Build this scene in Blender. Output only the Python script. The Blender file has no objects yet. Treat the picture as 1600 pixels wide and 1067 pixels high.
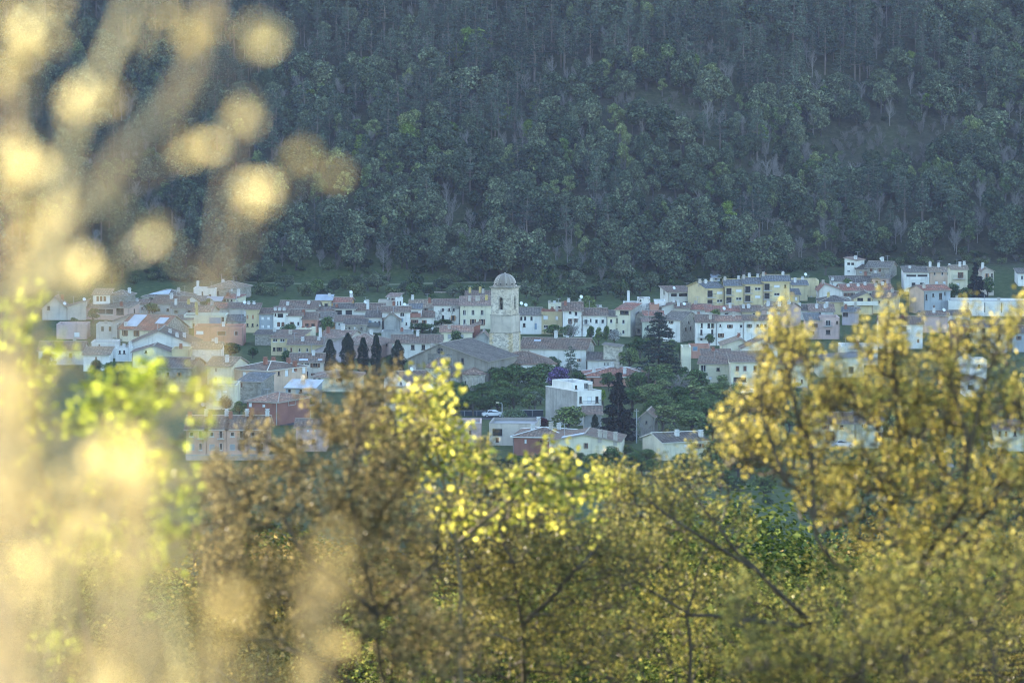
import bpy, math, random
import numpy as np
from mathutils import Vector, Matrix
R = math.radians
sc = bpy.context.scene
COL = sc.collection

# ------------------------------------------------------------------ camera, sky, sun, exposure
CAMZ, PITCH, F = 75.0, R(4.5), 6000.0          # F: focal length in pixels of the 1600 px wide photo
SUN_EL, SUN_AZ = 10.0, -35.0
cam_d = bpy.data.cameras.new('camera'); cam = bpy.data.objects.new('camera', cam_d); COL.objects.link(cam)
cam.location = (0, 0, CAMZ); cam.rotation_euler = (R(90) - PITCH, 0, 0)
cam_d.lens = 135; cam_d.sensor_width = 36; cam_d.clip_start = 0.1; cam_d.clip_end = 8000
cam_d.dof.use_dof = True; cam_d.dof.focus_distance = 900; cam_d.dof.aperture_fstop = 4.0
sc.camera = cam
world = bpy.data.worlds.new("World"); sc.world = world; world.use_nodes = True
wn = world.node_tree
sky = wn.nodes.new('ShaderNodeTexSky'); sky.sky_type = 'NISHITA'; sky.sun_disc = False
sky.ozone_density = 1.9; sky.dust_density = 0.5; sky.sun_elevation = R(SUN_EL); sky.sun_rotation = R(SUN_AZ)
wn.links.new(sky.outputs[0], wn.nodes['Background'].inputs[0])
wn.nodes['Background'].inputs[1].default_value = 0.15
sun_d = bpy.data.lights.new('sun', 'SUN'); sun_d.energy = 5.0; sun_d.angle = R(0.5); sun_d.color = (1.0, 0.84, 0.58)
sun = bpy.data.objects.new('sun', sun_d); COL.objects.link(sun)
a, e = R(SUN_AZ), R(SUN_EL)
SUNDIR = Vector((math.sin(a) * math.cos(e), math.cos(a) * math.cos(e), math.sin(e)))
sun.rotation_euler = (-SUNDIR).to_track_quat('-Z', 'Y').to_euler()
vs = sc.view_settings
vs.view_transform = 'Standard'; vs.look = 'None'; vs.gamma = 1; vs.exposure = 2.62
sc.render.engine = 'CYCLES'
cy = sc.cycles
cy.max_bounces = 6; cy.diffuse_bounces = 3; cy.transmission_bounces = 4; cy.volume_bounces = 0; cy.glossy_bounces = 2
cy.use_denoising = True; cy.denoising_prefilter = 'FAST'; cy.use_adaptive_sampling = True; cy.adaptive_threshold = 0.006; cy.filter_width = 1.05
cy.sample_clamp_indirect = 6

# ------------------------------------------------------------------ pixels <-> places
CP, SP = math.cos(PITCH), math.sin(PITCH)
def ray(px, py):
    dx, dz = (px - 800) / F, (533.5 - py) / F
    return dx, CP + dz * SP, -SP + dz * CP
def P(px, py, Y):
    x, y, z = ray(px, py); s = Y / y
    return Vector((x * s, Y, CAMZ + z * s))
def proj(x, y, z):
    z = z - CAMZ; f = y * CP - z * SP; u = y * SP + z * CP
    return 800 + F * x / f, 533.5 - F * u / f
def pxm(Y): return F / Y                        # pixels per metre

def smooth(t): t = min(1, max(0, t)); return t * t * (3 - 2 * t)
GY = [(-60, 74), (0, 73.3), (8, 72.6), (20, 69.5), (40, 66), (100, 53), (200, 33), (330, 8), (420, 1), (500, 0), (900, 0), (1000, 1), (1080, 4), (1106, 6.6)]
def hsh(i, j): return math.sin(i * 12.9898 + j * 78.233) * 43758.5453 % 1.0
def vnoise(x, y):
    i, j = math.floor(x), math.floor(y); u, v = smooth(x - i), smooth(y - j)
    return (hsh(i, j) * (1 - u) + hsh(i + 1, j) * u) * (1 - v) + (hsh(i, j + 1) * (1 - u) + hsh(i + 1, j + 1) * u) * v
RIDGE = 1520.0
def G(x, Y):
    h0 = 1104 + 34 * smooth((x - 50) / 60)      # the foot of the hill lies farther back on one side
    if Y <= 1080: base = np.interp(Y, [p[0] for p in GY], [p[1] for p in GY]); return float(base)
    base = 4 + (min(Y, h0) - 1080) * 0.1
    if Y > h0:
        d = min(Y, RIDGE) - h0
        base += d * 0.55 + smooth(d / 40) * ((vnoise(x / 45 + 3, Y / 60) - .5) * 9 + (vnoise(x / 17, Y / 19) - .5) * 3)
        if Y > RIDGE: base -= (Y - RIDGE) * 0.3
    return base
def hit(px, py, y0=300, y1=1500):
    """where the line of sight through a pixel first meets the ground"""
    x, y, z = ray(px, py); Y = y0
    while Y < y1:
        s = Y / y
        if CAMZ + z * s <= G(x * s, Y):
            for _ in range(12):
                Y -= 1 / 6
                if CAMZ + z * Y / y > G(x * Y / y, Y): break
            return Y
        Y += 2
    return y1

# ------------------------------------------------------------------ objects
def tag(o, label=None, cat=None, group=None, kind=None):
    if label: o['label'] = label
    if cat: o['category'] = cat
    if group: o['group'] = group
    if kind: o['kind'] = kind
    return o
def empty(name, M, label, cat, group=None):
    o = bpy.data.objects.new(name, None); COL.objects.link(o)
    o.matrix_world = M if isinstance(M, Matrix) else Matrix.Translation(Vector(M)); o.empty_display_size = .3
    return tag(o, label, cat, group)
class MB:
    """collects faces and links them as ONE mesh object"""
    def __init__(s): s.v, s.f, s.m, s.uv = [], [], [], []
    def face(s, pts, m=0, uv=None):
        n = len(s.v); s.v += [tuple(p) for p in pts]; s.f.append(tuple(range(n, n + len(pts)))); s.m.append(m)
        s.uv.append(uv if uv else [(0, 0)] * len(pts))
    def arr(s, V, Q, m=0):
        n = len(s.v); s.v += [tuple(p) for p in V.tolist()]
        for q in Q.tolist(): s.f.append(tuple(i + n for i in q)); s.m.append(m); s.uv.append([(0, 0)] * len(q))
    def box(s, x0, y0, z0, x1, y1, z1, m=0):
        p = [(x, y, z) for z in (z0, z1) for y in (y0, y1) for x in (x0, x1)]
        for q in ((0, 2, 3, 1), (4, 5, 7, 6), (0, 1, 5, 4), (2, 6, 7, 3), (0, 4, 6, 2), (1, 3, 7, 5)): s.face([p[i] for i in q], m)
    def tube(s, pts, rad, n=5, m=0, cap=True):
        pts = [Vector(p) for p in pts]; rings = []
        for i, p in enumerate(pts):
            d = (pts[min(i + 1, len(pts) - 1)] - pts[max(i - 1, 0)])
            d = d.normalized() if d.length > 1e-9 else Vector((0, 0, 1))
            a = d.orthogonal().normalized() if abs(d.z) > .95 else d.cross(Vector((0, 0, 1))).normalized()
            b = d.cross(a); r = rad[i] if hasattr(rad, '__len__') else rad
            k = len(s.v)
            for j in range(n):
                t = 2 * math.pi * j / n; s.v.append(tuple(p + (a * math.cos(t) + b * math.sin(t)) * r))
            rings.append(k)
        for k0, k1 in zip(rings, rings[1:]):
            for j in range(n):
                j2 = (j + 1) % n; s.f.append((k0 + j, k0 + j2, k1 + j2, k1 + j)); s.m.append(m); s.uv.append([(0, 0)] * 4)
        if cap:
            for k in (rings[0], rings[-1]): s.f.append(tuple(range(k, k + n))); s.m.append(m); s.uv.append([(0, 0)] * n)
    def lathe(s, prof, n=16, m=0, cx=0, cy=0, ph=0.0, a0=0.0, a1=2 * math.pi):
        for (r0, z0), (r1, z1) in zip(prof, prof[1:]):
            for j in range(n):
                t0, t1 = a0 + (a1 - a0) * j / n + ph, a0 + (a1 - a0) * (j + 1) / n + ph
                q = [(cx + r0 * math.cos(t0), cy + r0 * math.sin(t0), z0), (cx + r0 * math.cos(t1), cy + r0 * math.sin(t1), z0),
                     (cx + r1 * math.cos(t1), cy + r1 * math.sin(t1), z1), (cx + r1 * math.cos(t0), cy + r1 * math.sin(t0), z1)]
                if r1 < 1e-6: q = q[:3]
                if r0 < 1e-6: q = [q[0], q[2], q[3]]
                sl = math.hypot(r1 - r0, z1 - z0); u0, u1 = j * .6, j * .6 + .6
                s.face(q, m, [(u0, 0), (u1, 0), (u1, sl), (u0, sl)][:len(q)])
    def mesh(s, name, mats):
        me = bpy.data.meshes.new(name); me.from_pydata(s.v, [], s.f)
        me.polygons.foreach_set('material_index', s.m)
        if any(u[1] != (0, 0) for u in s.uv):
            l = me.uv_layers.new(name='UVMap'); l.data.foreach_set('uv', [c for u in s.uv for p in u for c in p])
        for m in (mats if isinstance(mats, (list, tuple)) else [mats]): me.materials.append(m)
        return me
    def build(s, name, mats, parent=None, M=None):
        return link(name, s.mesh(name, mats), parent, M)
def link(name, me, parent=None, M=None):
    o = bpy.data.objects.new(name, me); COL.objects.link(o)
    if parent is not None: o.parent = parent
    if M is not None: o.matrix_local = M
    return o

# ------------------------------------------------------------------ materials
MATS = {}
class NT:
    def __init__(s, name):
        s.mat = bpy.data.materials.new(name); s.mat.use_nodes = True; s.t = s.mat.node_tree; s.b = s.t.nodes['Principled BSDF']
    def n(s, ty, **kw):
        d = s.t.nodes.new(ty)
        for k, v in kw.items():
            if k.startswith('i_'): d.inputs[int(k[2:]) if k[2:].isdigit() else k[2:].replace('_', ' ')].default_value = v
            else: setattr(d, k, v)
        return d
    def l(s, a, b): s.t.links.new(a, b)
    def coord(s, scale, which='Object'):
        tc = s.n('ShaderNodeTexCoord'); mp = s.n('ShaderNodeMapping'); mp.inputs['Scale'].default_value = scale; s.l(tc.outputs[which], mp.inputs[0]); return mp.outputs[0]
    def noise(s, scale, detail=4, rough=.6, which='Object'):
        x = s.n('ShaderNodeTexNoise'); x.inputs['Scale'].default_value = 1; x.inputs['Detail'].default_value = detail; x.inputs['Roughness'].default_value = rough
        s.l(s.coord(scale, which), x.inputs['Vector']); return x.outputs['Fac']
    def ramp(s, fac, stops):
        r = s.n('ShaderNodeValToRGB'); e = r.color_ramp.elements
        while len(e) < len(stops): e.new(.5)
        for k, (p, c) in enumerate(stops): e[k].position = p; e[k].color = (*c, 1) if len(c) == 3 else c
        s.l(fac, r.inputs[0]); return r.outputs[0]
    def mix(s, fac, a, b, mode='MIX'):
        m = s.n('ShaderNodeMix', data_type='RGBA', blend_type=mode)
        for sock, v in ((m.inputs[0], fac), (m.inputs[6], a), (m.inputs[7], b)):
            if isinstance(v, bpy.types.NodeSocket): s.l(v, sock)
            elif isinstance(v, (int, float)): sock.default_value = v
            else: sock.default_value = (*v, 1)
        return m.outputs[2]
    def out(s, col, rough=.9, spec=.2):
        if isinstance(col, bpy.types.NodeSocket): s.l(col, s.b.inputs['Base Color'])
        else: s.b.inputs['Base Color'].default_value = (*col, 1)
        s.b.inputs['Roughness'].default_value = rough; s.b.inputs['Specular IOR Level'].default_value = spec
        return s.mat
def sca(c, k): return tuple(min(1, x * k) for x in c)
def cached(fn):
    def g(*a):
        k = (fn.__name__,) + a
        if k not in MATS: MATS[k] = fn(*a)
        return MATS[k]
    return g
@cached
def plaster(c, wear=.35):
    t = NT('plaster'); n1 = t.noise((.25, .25, .35), 6); n2 = t.noise((1.3, 1.3, .12), 4); n3 = t.noise((3, 3, 3), 3)
    c1 = t.mix(t.ramp(n1, [(.35, (0,) * 3), (.7, (1,) * 3)]), c, sca(c, 1 - wear * .6))
    st = t.ramp(n2, [(.52 - .1 * max(0, wear - .5), (0,) * 3), (.72 - .12 * max(0, wear - .5), (1,) * 3)])
    c2 = t.mix(t.mix(1.0, st, (wear,) * 3, 'MULTIPLY'), c1, sca(c, .55 - .3 * max(0, wear - .5)))
    return t.out(t.mix(.12, c2, t.ramp(n3, [(.3, sca(c, .6)), (.7, sca(c, 1.15))])))
@cached
def peeling(c):
    t = NT('peeling_plaster'); n1 = t.noise((.45, .45, .5), 7, .7); n2 = t.noise((.9, .9, .25), 5)
    c1 = t.mix(t.ramp(n1, [(.5, (0,) * 3), (.56, (1,) * 3)]), c, (.34, .32, .30))
    return t.out(t.mix(t.ramp(n2, [(.58, (0,) * 3), (.75, (.6,) * 3)]), c1, (.2, .19, .18)))
@cached
def stone(c):
    t = NT('rubble_stone'); v = t.n('ShaderNodeTexVoronoi'); v.inputs['Scale'].default_value = 1; t.l(t.coord((2.2, 2.2, 3.0)), v.inputs['Vector'])
    n1 = t.noise((.22, .22, .2), 6); n2 = t.noise((1.0, 1.0, .15), 5)
    bw = t.n('ShaderNodeSeparateColor'); t.l(v.outputs['Color'], bw.inputs[0])
    c1 = t.ramp(bw.outputs[0], [(0, sca(c, .62)), (.5, c), (1, sca(c, 1.3))])
    c2 = t.mix(t.ramp(n1, [(.38, (0,) * 3), (.68, (.7,) * 3)]), c1, sca((c[0] * 1.05, c[1] * .95, c[2] * .8), .7))
    return t.out(t.mix(t.ramp(n2, [(.55, (0,) * 3), (.78, (.55,) * 3)]), c2, sca(c, .45)))
@cached
def tiles(c):
    t = NT('clay_tiles'); n1 = t.noise((2.0, .55, 1), 5, .75, 'UV'); n2 = t.noise((.30, .22, 1), 5, .6, 'UV'); n3 = t.noise((2.6, 1.7, 1), 2, .5, 'UV')
    c1 = t.ramp(n1, [(.3, sca(c, .45)), (.5, c), (.7, (c[0] * 1.7, c[1] * 1.75, c[2] * 1.75))])
    c2 = t.mix(t.ramp(n2, [(.42, (0,) * 3), (.62, (.8,) * 3)]), c1, t.mix(n1, (.06, .052, .045), (.30, .26, .21)))
    w = t.n('ShaderNodeTexWave'); w.inputs['Scale'].default_value = 1; w.inputs['Distortion'].default_value = 1.5; t.l(t.coord((.55, .02, 1), 'UV'), w.inputs['Vector'])
    c3 = t.mix(t.mix(1.0, w.outputs['Color'], (.38,) * 3, 'MULTIPLY'), c2, sca(c, .38))
    return t.out(t.mix(t.ramp(n3, [(.60, (0,) * 3), (.68, (.9,) * 3)]), c3, sca(c, 2.4)))
@cached
def plain(c, rough=.7, spec=.3):
    t = NT('painted'); return t.out(t.mix(t.ramp(t.noise((.8, .8, .8), 4), [(.35, (0,) * 3), (.7, (.5,) * 3)]), c, sca(c, .7)), rough, spec)
@cached
def metal_sheet(c):
    t = NT('sheet_metal'); n = t.noise((.5, .12, .5), 5); return t.out(t.ramp(n, [(.3, sca(c, .7)), (.7, sca(c, 1.1))]), .4, .5)
@cached
def glass(k):
    t = NT('window_glass'); return t.out(t.ramp(t.noise((.6, .6, .6), 2), [(.35, (.012, .014, .018)), (.7, (.05 + k, .055 + k, .065 + k))]), .12, .6)
@cached
def bark(c):
    t = NT('bark'); return t.out(t.ramp(t.noise((9, 9, 2), 5), [(.3, sca(c, .55)), (.7, sca(c, 1.3))]))
@cached
def foliage(c1, c2, trans, var=.3, gloss=.0):
    """leaves: colour differs leaf by leaf and tree by tree; light also comes through them"""
    t = NT('foliage'); g = t.n('ShaderNodeNewGeometry'); oi = t.n('ShaderNodeObjectInfo')
    c = t.ramp(g.outputs['Random Per Island'], [(0, sca(c1, .7)), (.35, c1), (.72, c2), (.9, sca(c2, 1.25)), (1, sca(c2, 1.9))])  # palest and darkest leaves put sun sparkle and shadowed gaps into the colour
    hs = t.n('ShaderNodeHueSaturation'); t.l(c, hs.inputs['Color'])
    mr = t.n('ShaderNodeMapRange'); t.l(oi.outputs['Random'], mr.inputs[0]); mr.inputs[3].default_value = 1 - var; mr.inputs[4].default_value = 1 + var; t.l(mr.outputs[0], hs.inputs['Value'])
    m2 = t.n('ShaderNodeMapRange'); t.l(oi.outputs['Random'], m2.inputs[0]); m2.inputs[3].default_value = .5 + var * .08; m2.inputs[4].default_value = .5 - var * .08; t.l(m2.outputs[0], hs.inputs['Hue'])
    d = t.n('ShaderNodeBsdfDiffuse'); tr = t.n('ShaderNodeBsdfTranslucent'); mx = t.n('ShaderNodeMixShader'); mx.inputs[0].default_value = trans
    gl = t.n('ShaderNodeBsdfGlossy'); gl.inputs['Roughness'].default_value = .35; m3 = t.n('ShaderNodeMixShader'); m3.inputs[0].default_value = gloss
    t.l(hs.outputs[0], d.inputs[0]); t.l(hs.outputs[0], tr.inputs[0]); t.l(d.outputs[0], mx.inputs[1]); t.l(tr.outputs[0], mx.inputs[2])
    t.l(mx.outputs[0], m3.inputs[1]); t.l(gl.outputs[0], m3.inputs[2])
    t.l(m3.outputs[0], t.t.nodes['Material Output'].inputs['Surface']); return t.mat

WALL = dict(rose=(.60, .38, .28), white=(.80, .775, .73), offwhite=(.70, .665, .61), cream=(.72, .66, .50), yellow=(.68, .56, .34), ochre=(.58, .47, .28), pink=(.60, .43, .38), salmon=(.52, .27, .20),
            grey=(.42, .43, .43), beige=(.58, .51, .44), peach=(.64, .46, .34), lavender=(.48, .41, .43), brick=(.33, .14, .10), orange=(.58, .32, .13), concrete=(.42, .41, .39),
            redbrown=(.30, .14, .11), bluegrey=(.36, .39, .42), palegreen=(.62, .63, .52))
STONE = dict(stone=(.33, .30, .26), stonelight=(.50, .46, .40), stonedark=(.22, .20, .18))
def wallmat(w):
    if w in STONE: return stone(STONE[w])
    if w == 'peel': return peeling(WALL['offwhite'])
    if w in ('concrete', 'grey', 'old'): return plaster(WALL.get(w, (.31, .28, .24)), .85)
    return plaster(WALL[w], .5)
ROOF = dict(brown=(.17, .108, .078), red=(.30, .12, .08), grey=(.15, .125, .105), dark=(.10, .078, .066), terra=(.31, .165, .11), pinkish=(.26, .165, .125), tan=(.27, .19, .13), church=(.125, .10, .085), slate=(.13, .13, .135))
def roofmat(r):
    if r == 'panel': return metal_sheet((.36, .39, .44))
    if r == 'slab': return plain((.33, .31, .30))
    return tiles(ROOF[r])
# ------------------------------------------------------------------ houses: wall with real openings, roof, windows, balconies, chimneys
def wall_face(mb, O, u, n, prof, zb, holes, m=0, rec=.22):
    """one wall: O start, u along, n inward, prof top outline [(t, z)], holes [(t0, t1, z0, z1, arch)] cut right through to the reveal"""
    p = lambda t, z, d=0: (O[0] + u[0] * t + n[0] * d, O[1] + u[1] * t + n[1] * d, z)
    L = prof[-1][0]; h = min(z for _, z in prof)
    hs = [q for q in holes if q[3] < h - .02 and q[0] > .02 and q[1] < L - .02]
    ts = sorted({0, L, *[q[0] for q in hs], *[q[1] for q in hs]}); zs = sorted({zb, h, *[q[2] for q in hs], *[q[3] for q in hs]})
    for z0, z1 in zip(zs, zs[1:]):
        run = None
        for t0, t1 in list(zip(ts, ts[1:])) + [(None, None)]:
            inside = t0 is None or any(q[0] <= (t0 + t1) / 2 <= q[1] and q[2] <= (z0 + z1) / 2 <= q[3] for q in hs)
            if inside:
                if run is not None: mb.face([p(run, z0), p(last, z0), p(last, z1), p(run, z1)], m); run = None
            else:
                if run is None: run = t0
                last = t1
    for t0, t1, z0, z1, arch in hs:
        for a, b in (((t0, z0), (t1, z0)), ((t1, z0), (t1, z1)), ((t1, z1), (t0, z1)), ((t0, z1), (t0, z0))):
            mb.face([p(*a), p(*b), p(*b, rec), p(*a, rec)], m)
        if arch:
            r = (t1 - t0) / 2; c = (t0 + t1) / 2; k = 6
            for s in (-1, 1):
                q = [p(c + s * r, z1, .02)] + [p(c + s * r * math.cos(i * math.pi / 2 / k), z1 - r + r * math.sin(i * math.pi / 2 / k), .02) for i in range(k + 1)]
                mb.face(q, m)
    if any(z > h + 1e-4 for _, z in prof):
        mb.face([p(0, h), p(L, h)] + [p(t, z) for t, z in reversed(prof) if z > h + 1e-4], m)
    return hs
FRAME = dict(d=(.62, .62, .60), k=(.10, .07, .05), b=(.6, .6, .58), h=(.3, .2, .12))
WIN_CACHE = {}
def window_meshes(kind, w, h, col):
    key = (kind, round(w, 1), round(h, 1), col)
    if key in WIN_CACHE: return WIN_CACHE[key]
    f, g = MB(), MB(); t = min(.09, w * .12); arch = kind in 'aA'
    a, b = w / 2, h / 2
    f.box(-a, .08, -b, -a + t, .16, b); f.box(a - t, .08, -b, a, .16, b); f.box(-a + t, .08, b - t, a - t, .16, b); f.box(-a + t, .08, -b, a - t, .16, -b + t)
    if kind in 'dkbha' and w > .75: f.box(-t / 2, .085, -b + t, t / 2, .155, b - t)
    if kind in 'dkh': f.box(-a - .12, -.09, -b - .12, a + .12, .06, -b - .005)       # sill
    gm = glass(.03)
    if kind in 'sA': # closed louvred shutters
        k = max(4, int(h / .16)); gm = plain(col or (.16, .075, .04), .6)
        for i in range(k): z = -b + t + (h - 2 * t) * i / k; g.face([(-a + t, .10, z), (a - t, .10, z), (a - t, .145, z + (h - 2 * t) / k), (-a + t, .145, z + (h - 2 * t) / k)])
    elif kind == 'w': # roller blind most of the way down
        k = max(4, int(h / .14)); gm = plain(col or (.74, .75, .77), .6)
        for i in range(k): z = -b + t + (h - 2 * t) * i / k; g.face([(-a + t, .115, z), (a - t, .115, z), (a - t, .13, z + (h - 2 * t) / k), (-a + t, .13, z + (h - 2 * t) / k)])
    elif kind == 'g':
        gm = plain(col or (.33, .34, .35), .5)
        for i in range(5): z = -b + t + (h - 2 * t) * i / 5; g.box(-a + t, .10, z + .015, a - t, .14, z + (h - 2 * t) / 5 - .015)
    elif kind == 'o':  # open loggia: flat near-black sheet, the shade inside put into its colour
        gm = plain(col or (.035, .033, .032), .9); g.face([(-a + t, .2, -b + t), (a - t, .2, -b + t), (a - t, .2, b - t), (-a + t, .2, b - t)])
    else: g.face([(-a + t, .13, -b + t), (a - t, .13, -b + t), (a - t, .13, b - t), (-a + t, .13, b - t)])
    fm = plain(FRAME.get(kind, (.5, .48, .45)), .6)
    r = (f.mesh('window', fm), g.mesh('pane', gm))
    WIN_CACHE[key] = r; return r
def railing(parent, w, dep, h, col, M):
    r = MB(); a = w / 2
    r.box(-a, -dep, h - .05, a, -dep + .05, h); r.box(-a, -dep, h - .05, -a + .05, 0, h); r.box(a - .05, -dep, h - .05, a, 0, h)
    for i in range(int(w / .22) + 1): x = -a + i * .22; r.box(x, -dep + .012, 0, x + .03, -dep + .04, h - .05)
    return r.build('railing', plain(col, .5), parent, M)
SHUT = {}
def house(label, x0, x1, ye, yg, roof='g', rh=10, dep=9, rot=0, wall='white', rc='brown', w=(), sw=(), ch=(), name='house', cat='house', ya=None, xa=.5, group=None,
          inset=None, oh=.4, par=.5, into=None, ow=None, D=None, bal=(), floor_line=None, eavec=None):
    xc = (x0 + x1) / 2; D = D or hit(xc, yg); s = pxm(D); r = R(rot); W = (x1 - x0) / s / math.cos(r)
    pos = P(xc, ye, D); gz = min(G(pos.x - W / 2, D), G(pos.x + W / 2, D)); zE = pos.z - gz; zb = -1.0
    M = Matrix.Translation((pos.x, D, gz)) @ Matrix.Rotation(-r, 4, 'Z')
    if into is None: root = empty(name, M, label, cat, group); L = Matrix.Identity(4); ROOTM[root.name] = M
    else: root = into; L = ROOTM[root.name].inverted() @ M
    run = dep / 2 if roof in 'gh' else dep
    rise = max(.12 * run, min(.75 * run, rh / s - run * math.tan(R(4.8))))
    if roof == 'f': rise = (ye - ya) / s
    if roof in 'lr': rise = rh / s
    px = lambda x: ((x - x0) / (x1 - x0)) * W                       # facade fraction in metres
    hz = lambda y: zE - (y - ye) / s
    A, B = -W / 2, W / 2; xr = A + xa * W
    if roof == 't': zt = zE + 0
    # --- openings
    holes, wins = [], []
    for kind, yc, ww, hh, xs in w:
        for x in xs:
            c, wm, hm, z = px(x), ww / s / math.cos(r), hh / s, hz(yc); holes.append((c - wm / 2, c + wm / 2, z - hm / 2, z + hm / 2, kind[0] in 'aA')); wins.append((kind, 0, c, z, wm, hm))
    sholes = []
    for kind, yc, wm, hh, ts in sw:                                  # side wall: t along the depth, width in metres
        for t in ts:
            z, hm = hz(yc), hh / s; c = t * dep if rot > 0 else (1 - t) * dep
            sholes.append((c - wm / 2, c + wm / 2, z - hm / 2, z + hm / 2, kind[0] in 'aA')); wins.append((kind, 1, c, z, wm, hm))
    # --- walls
    mb = MB(); zR = zE + rise
    flat = lambda n: [(0, zE), (n, zE)]
    pf = pb = flat(W); pr = pl = flat(dep)
    if roof == 'g': pr = pl = [(0, zE), (dep / 2, zR), (dep, zE)]
    if roof == 'f': pf = [(0, zE), (xa * W, zR), (W, zE)]; pb = [(0, zE), ((1 - xa) * W, zR), (W, zE)]
    if roof == 's': pr = [(0, zE), (dep, zR)]; pl = [(0, zR), (dep, zE)]; pb = [(0, zR), (W, zR)]
    if roof == 'r': pf = [(0, zE), (W, zR)]; pb = [(0, zR), (W, zE)]; pr = [(0, zR), (dep, zR)]
    if roof == 'l': pf = [(0, zR), (W, zE)]; pb = [(0, zE), (W, zR)]; pl = [(0, zR), (dep, zR)]
    wm1 = wallmat(wall); wm2 = wallmat(ow) if ow else wm1
    faces = [((A, 0), (1, 0), (0, 1), pf, holes, 0), ((B, 0), (0, 1), (-1, 0), pr, sholes if rot > 0 else [], 1),
             ((B, dep), (-1, 0), (0, -1), pb, [], 0), ((A, dep), (0, -1), (1, 0), pl, sholes if rot < 0 else [], 1)]
    ok = {}
    for i, (O, u, n, pr_, hl, mi) in enumerate(faces): ok[i] = wall_face(mb, O, u, n, pr_, zb, hl, mi)
    if floor_line: mb.box(A - .06, -.06, hz(floor_line) - .09, B + .06, -.004, hz(floor_line) + .09, 0)
    mb.build('wall', [wm1, wm2], root, L)
    # --- roof
    rf = MB(); th = .16
    def slab(q, uv):
        up = [(x, y, z + .03 + th) for x, y, z in q]; lo = [(x, y, z + .03) for x, y, z in q]
        rf.face(up, 0, uv); rf.face(lo[::-1], 1)
        for i in range(len(q)): j = (i + 1) % len(q); rf.face([lo[i], lo[j], up[j], up[i]], 1)
    zr = lambda x, y: zE
    if roof == 'g':
        k = rise / (dep / 2); sl = math.hypot(dep / 2 + oh, (dep / 2 + oh) * k); y2 = dep / 2
        slab([(A - oh, -oh, zE - oh * k), (B + oh, -oh, zE - oh * k), (B + oh, y2, zR), (A - oh, y2, zR)], [(0, 0), (W, 0), (W, sl), (0, sl)])
        slab([(B + oh, dep + oh, zE - oh * k), (A - oh, dep + oh, zE - oh * k), (A - oh, y2, zR), (B + oh, y2, zR)], [(0, 0), (W, 0), (W, sl), (0, sl)])
        rf.box(A - oh, y2 - .13, zR + th - .05, B + oh, y2 + .13, zR + th + .12, 1)
        zr = lambda x, y: zE + (y2 - abs(y - y2)) * k
    elif roof == 'f':
        for e_, s_ in ((A, -1), (B, 1)):
            k = rise / abs(xr - e_); sl = abs(xr - e_) * math.hypot(1, k); xe = e_ + s_ * oh; ze = zE - oh * k
            q = [(xr, -oh, zR), (xe, -oh, ze), (xe, dep + oh, ze), (xr, dep + oh, zR)]; uv = [(0, sl), (0, 0), (dep, 0), (dep, sl)]
            if s_ > 0: q, uv = q[::-1], uv[::-1]
            slab(q, uv)
        rf.box(xr - .13, -oh, zR + th - .05, xr + .13, dep + oh, zR + th + .12, 1)
        zr = lambda x, y: zR - rise * (abs(x - xr) / (abs(xr - A) if x < xr else abs(B - xr)))
    elif roof in 'slr':
        if roof == 's': k = rise / dep; q = [(A - oh, -oh, zE - oh * k), (B + oh, -oh, zE - oh * k), (B + oh, dep + oh, zR + oh * k), (A - oh, dep + oh, zR + oh * k)]; uv = [(0, 0), (W, 0), (W, dep), (0, dep)]; zr = lambda x, y: zE + k * y
        else:
            k = rise / W; z0, z1 = (zE, zR) if roof == 'r' else (zR, zE); q = [(A - oh, -oh, z0), (B + oh, -oh, z1), (B + oh, dep + oh, z1), (A - oh, dep + oh, z0)]
            uv = [(0, 0), (0, W), (dep, W), (dep, 0)]; zr = lambda x, y: z0 + (z1 - z0) * (x - A) / W
        slab(q, uv)
    elif roof == 'h':
        i_ = inset if inset is not None else min(dep / 2, W / 2 - .3); e_ = [(A - oh, -oh), (B + oh, -oh), (B + oh, dep + oh), (A - oh, dep + oh)]; k = rise / (dep / 2); ze = zE - .1
        a_, b_ = (A + i_, dep / 2, zR), (B - i_, dep / 2, zR); E = [(x, y, ze + .2) for x, y in e_]; sl = math.hypot(dep / 2, rise)
        rf.face([E[0], E[1], b_, a_], 0, [(0, 0), (W, 0), (W - i_, sl), (i_, sl)]); rf.face([E[2], E[3], a_, b_], 0, [(0, 0), (W, 0), (W - i_, sl), (i_, sl)])
        rf.face([E[1], E[2], b_], 0, [(0, 0), (dep, 0), (dep / 2, sl)]); rf.face([E[3], E[0], a_], 0, [(0, 0), (dep, 0), (dep / 2, sl)])
        for i in range(4): j = (i + 1) % 4; rf.face([(*e_[i], ze), (*e_[j], ze), E[j], E[i]], 1)
        rf.face([(*q, ze) for q in e_[::-1]], 1)
        for p0, p1 in ((E[0], a_), (E[1], b_), (E[2], b_), (E[3], a_), (a_, b_)): rf.tube([p0, p1], .12, 4, 1)
        zr = lambda x, y: zE + k * min(y, dep - y, (x - A) * dep / 2 / max(.1, i_), (B - x) * dep / 2 / max(.1, i_))
    else:
        rf.face([(A + .25, .25, zE - par), (B - .25, .25, zE - par), (B - .25, dep - .25, zE - par), (A + .25, dep - .25, zE - par)], 0)
        rf.box(A - .05, -.05, zE, B + .05, .28, zE + .09, 1); rf.box(A - .05, dep - .28, zE, B + .05, dep + .05, zE + .09, 1)
        rf.box(A - .05, .28, zE, A + .28, dep - .28, zE + .09, 1); rf.box(B - .28, .28, zE, B + .05, dep - .28, zE + .09, 1)
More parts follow.
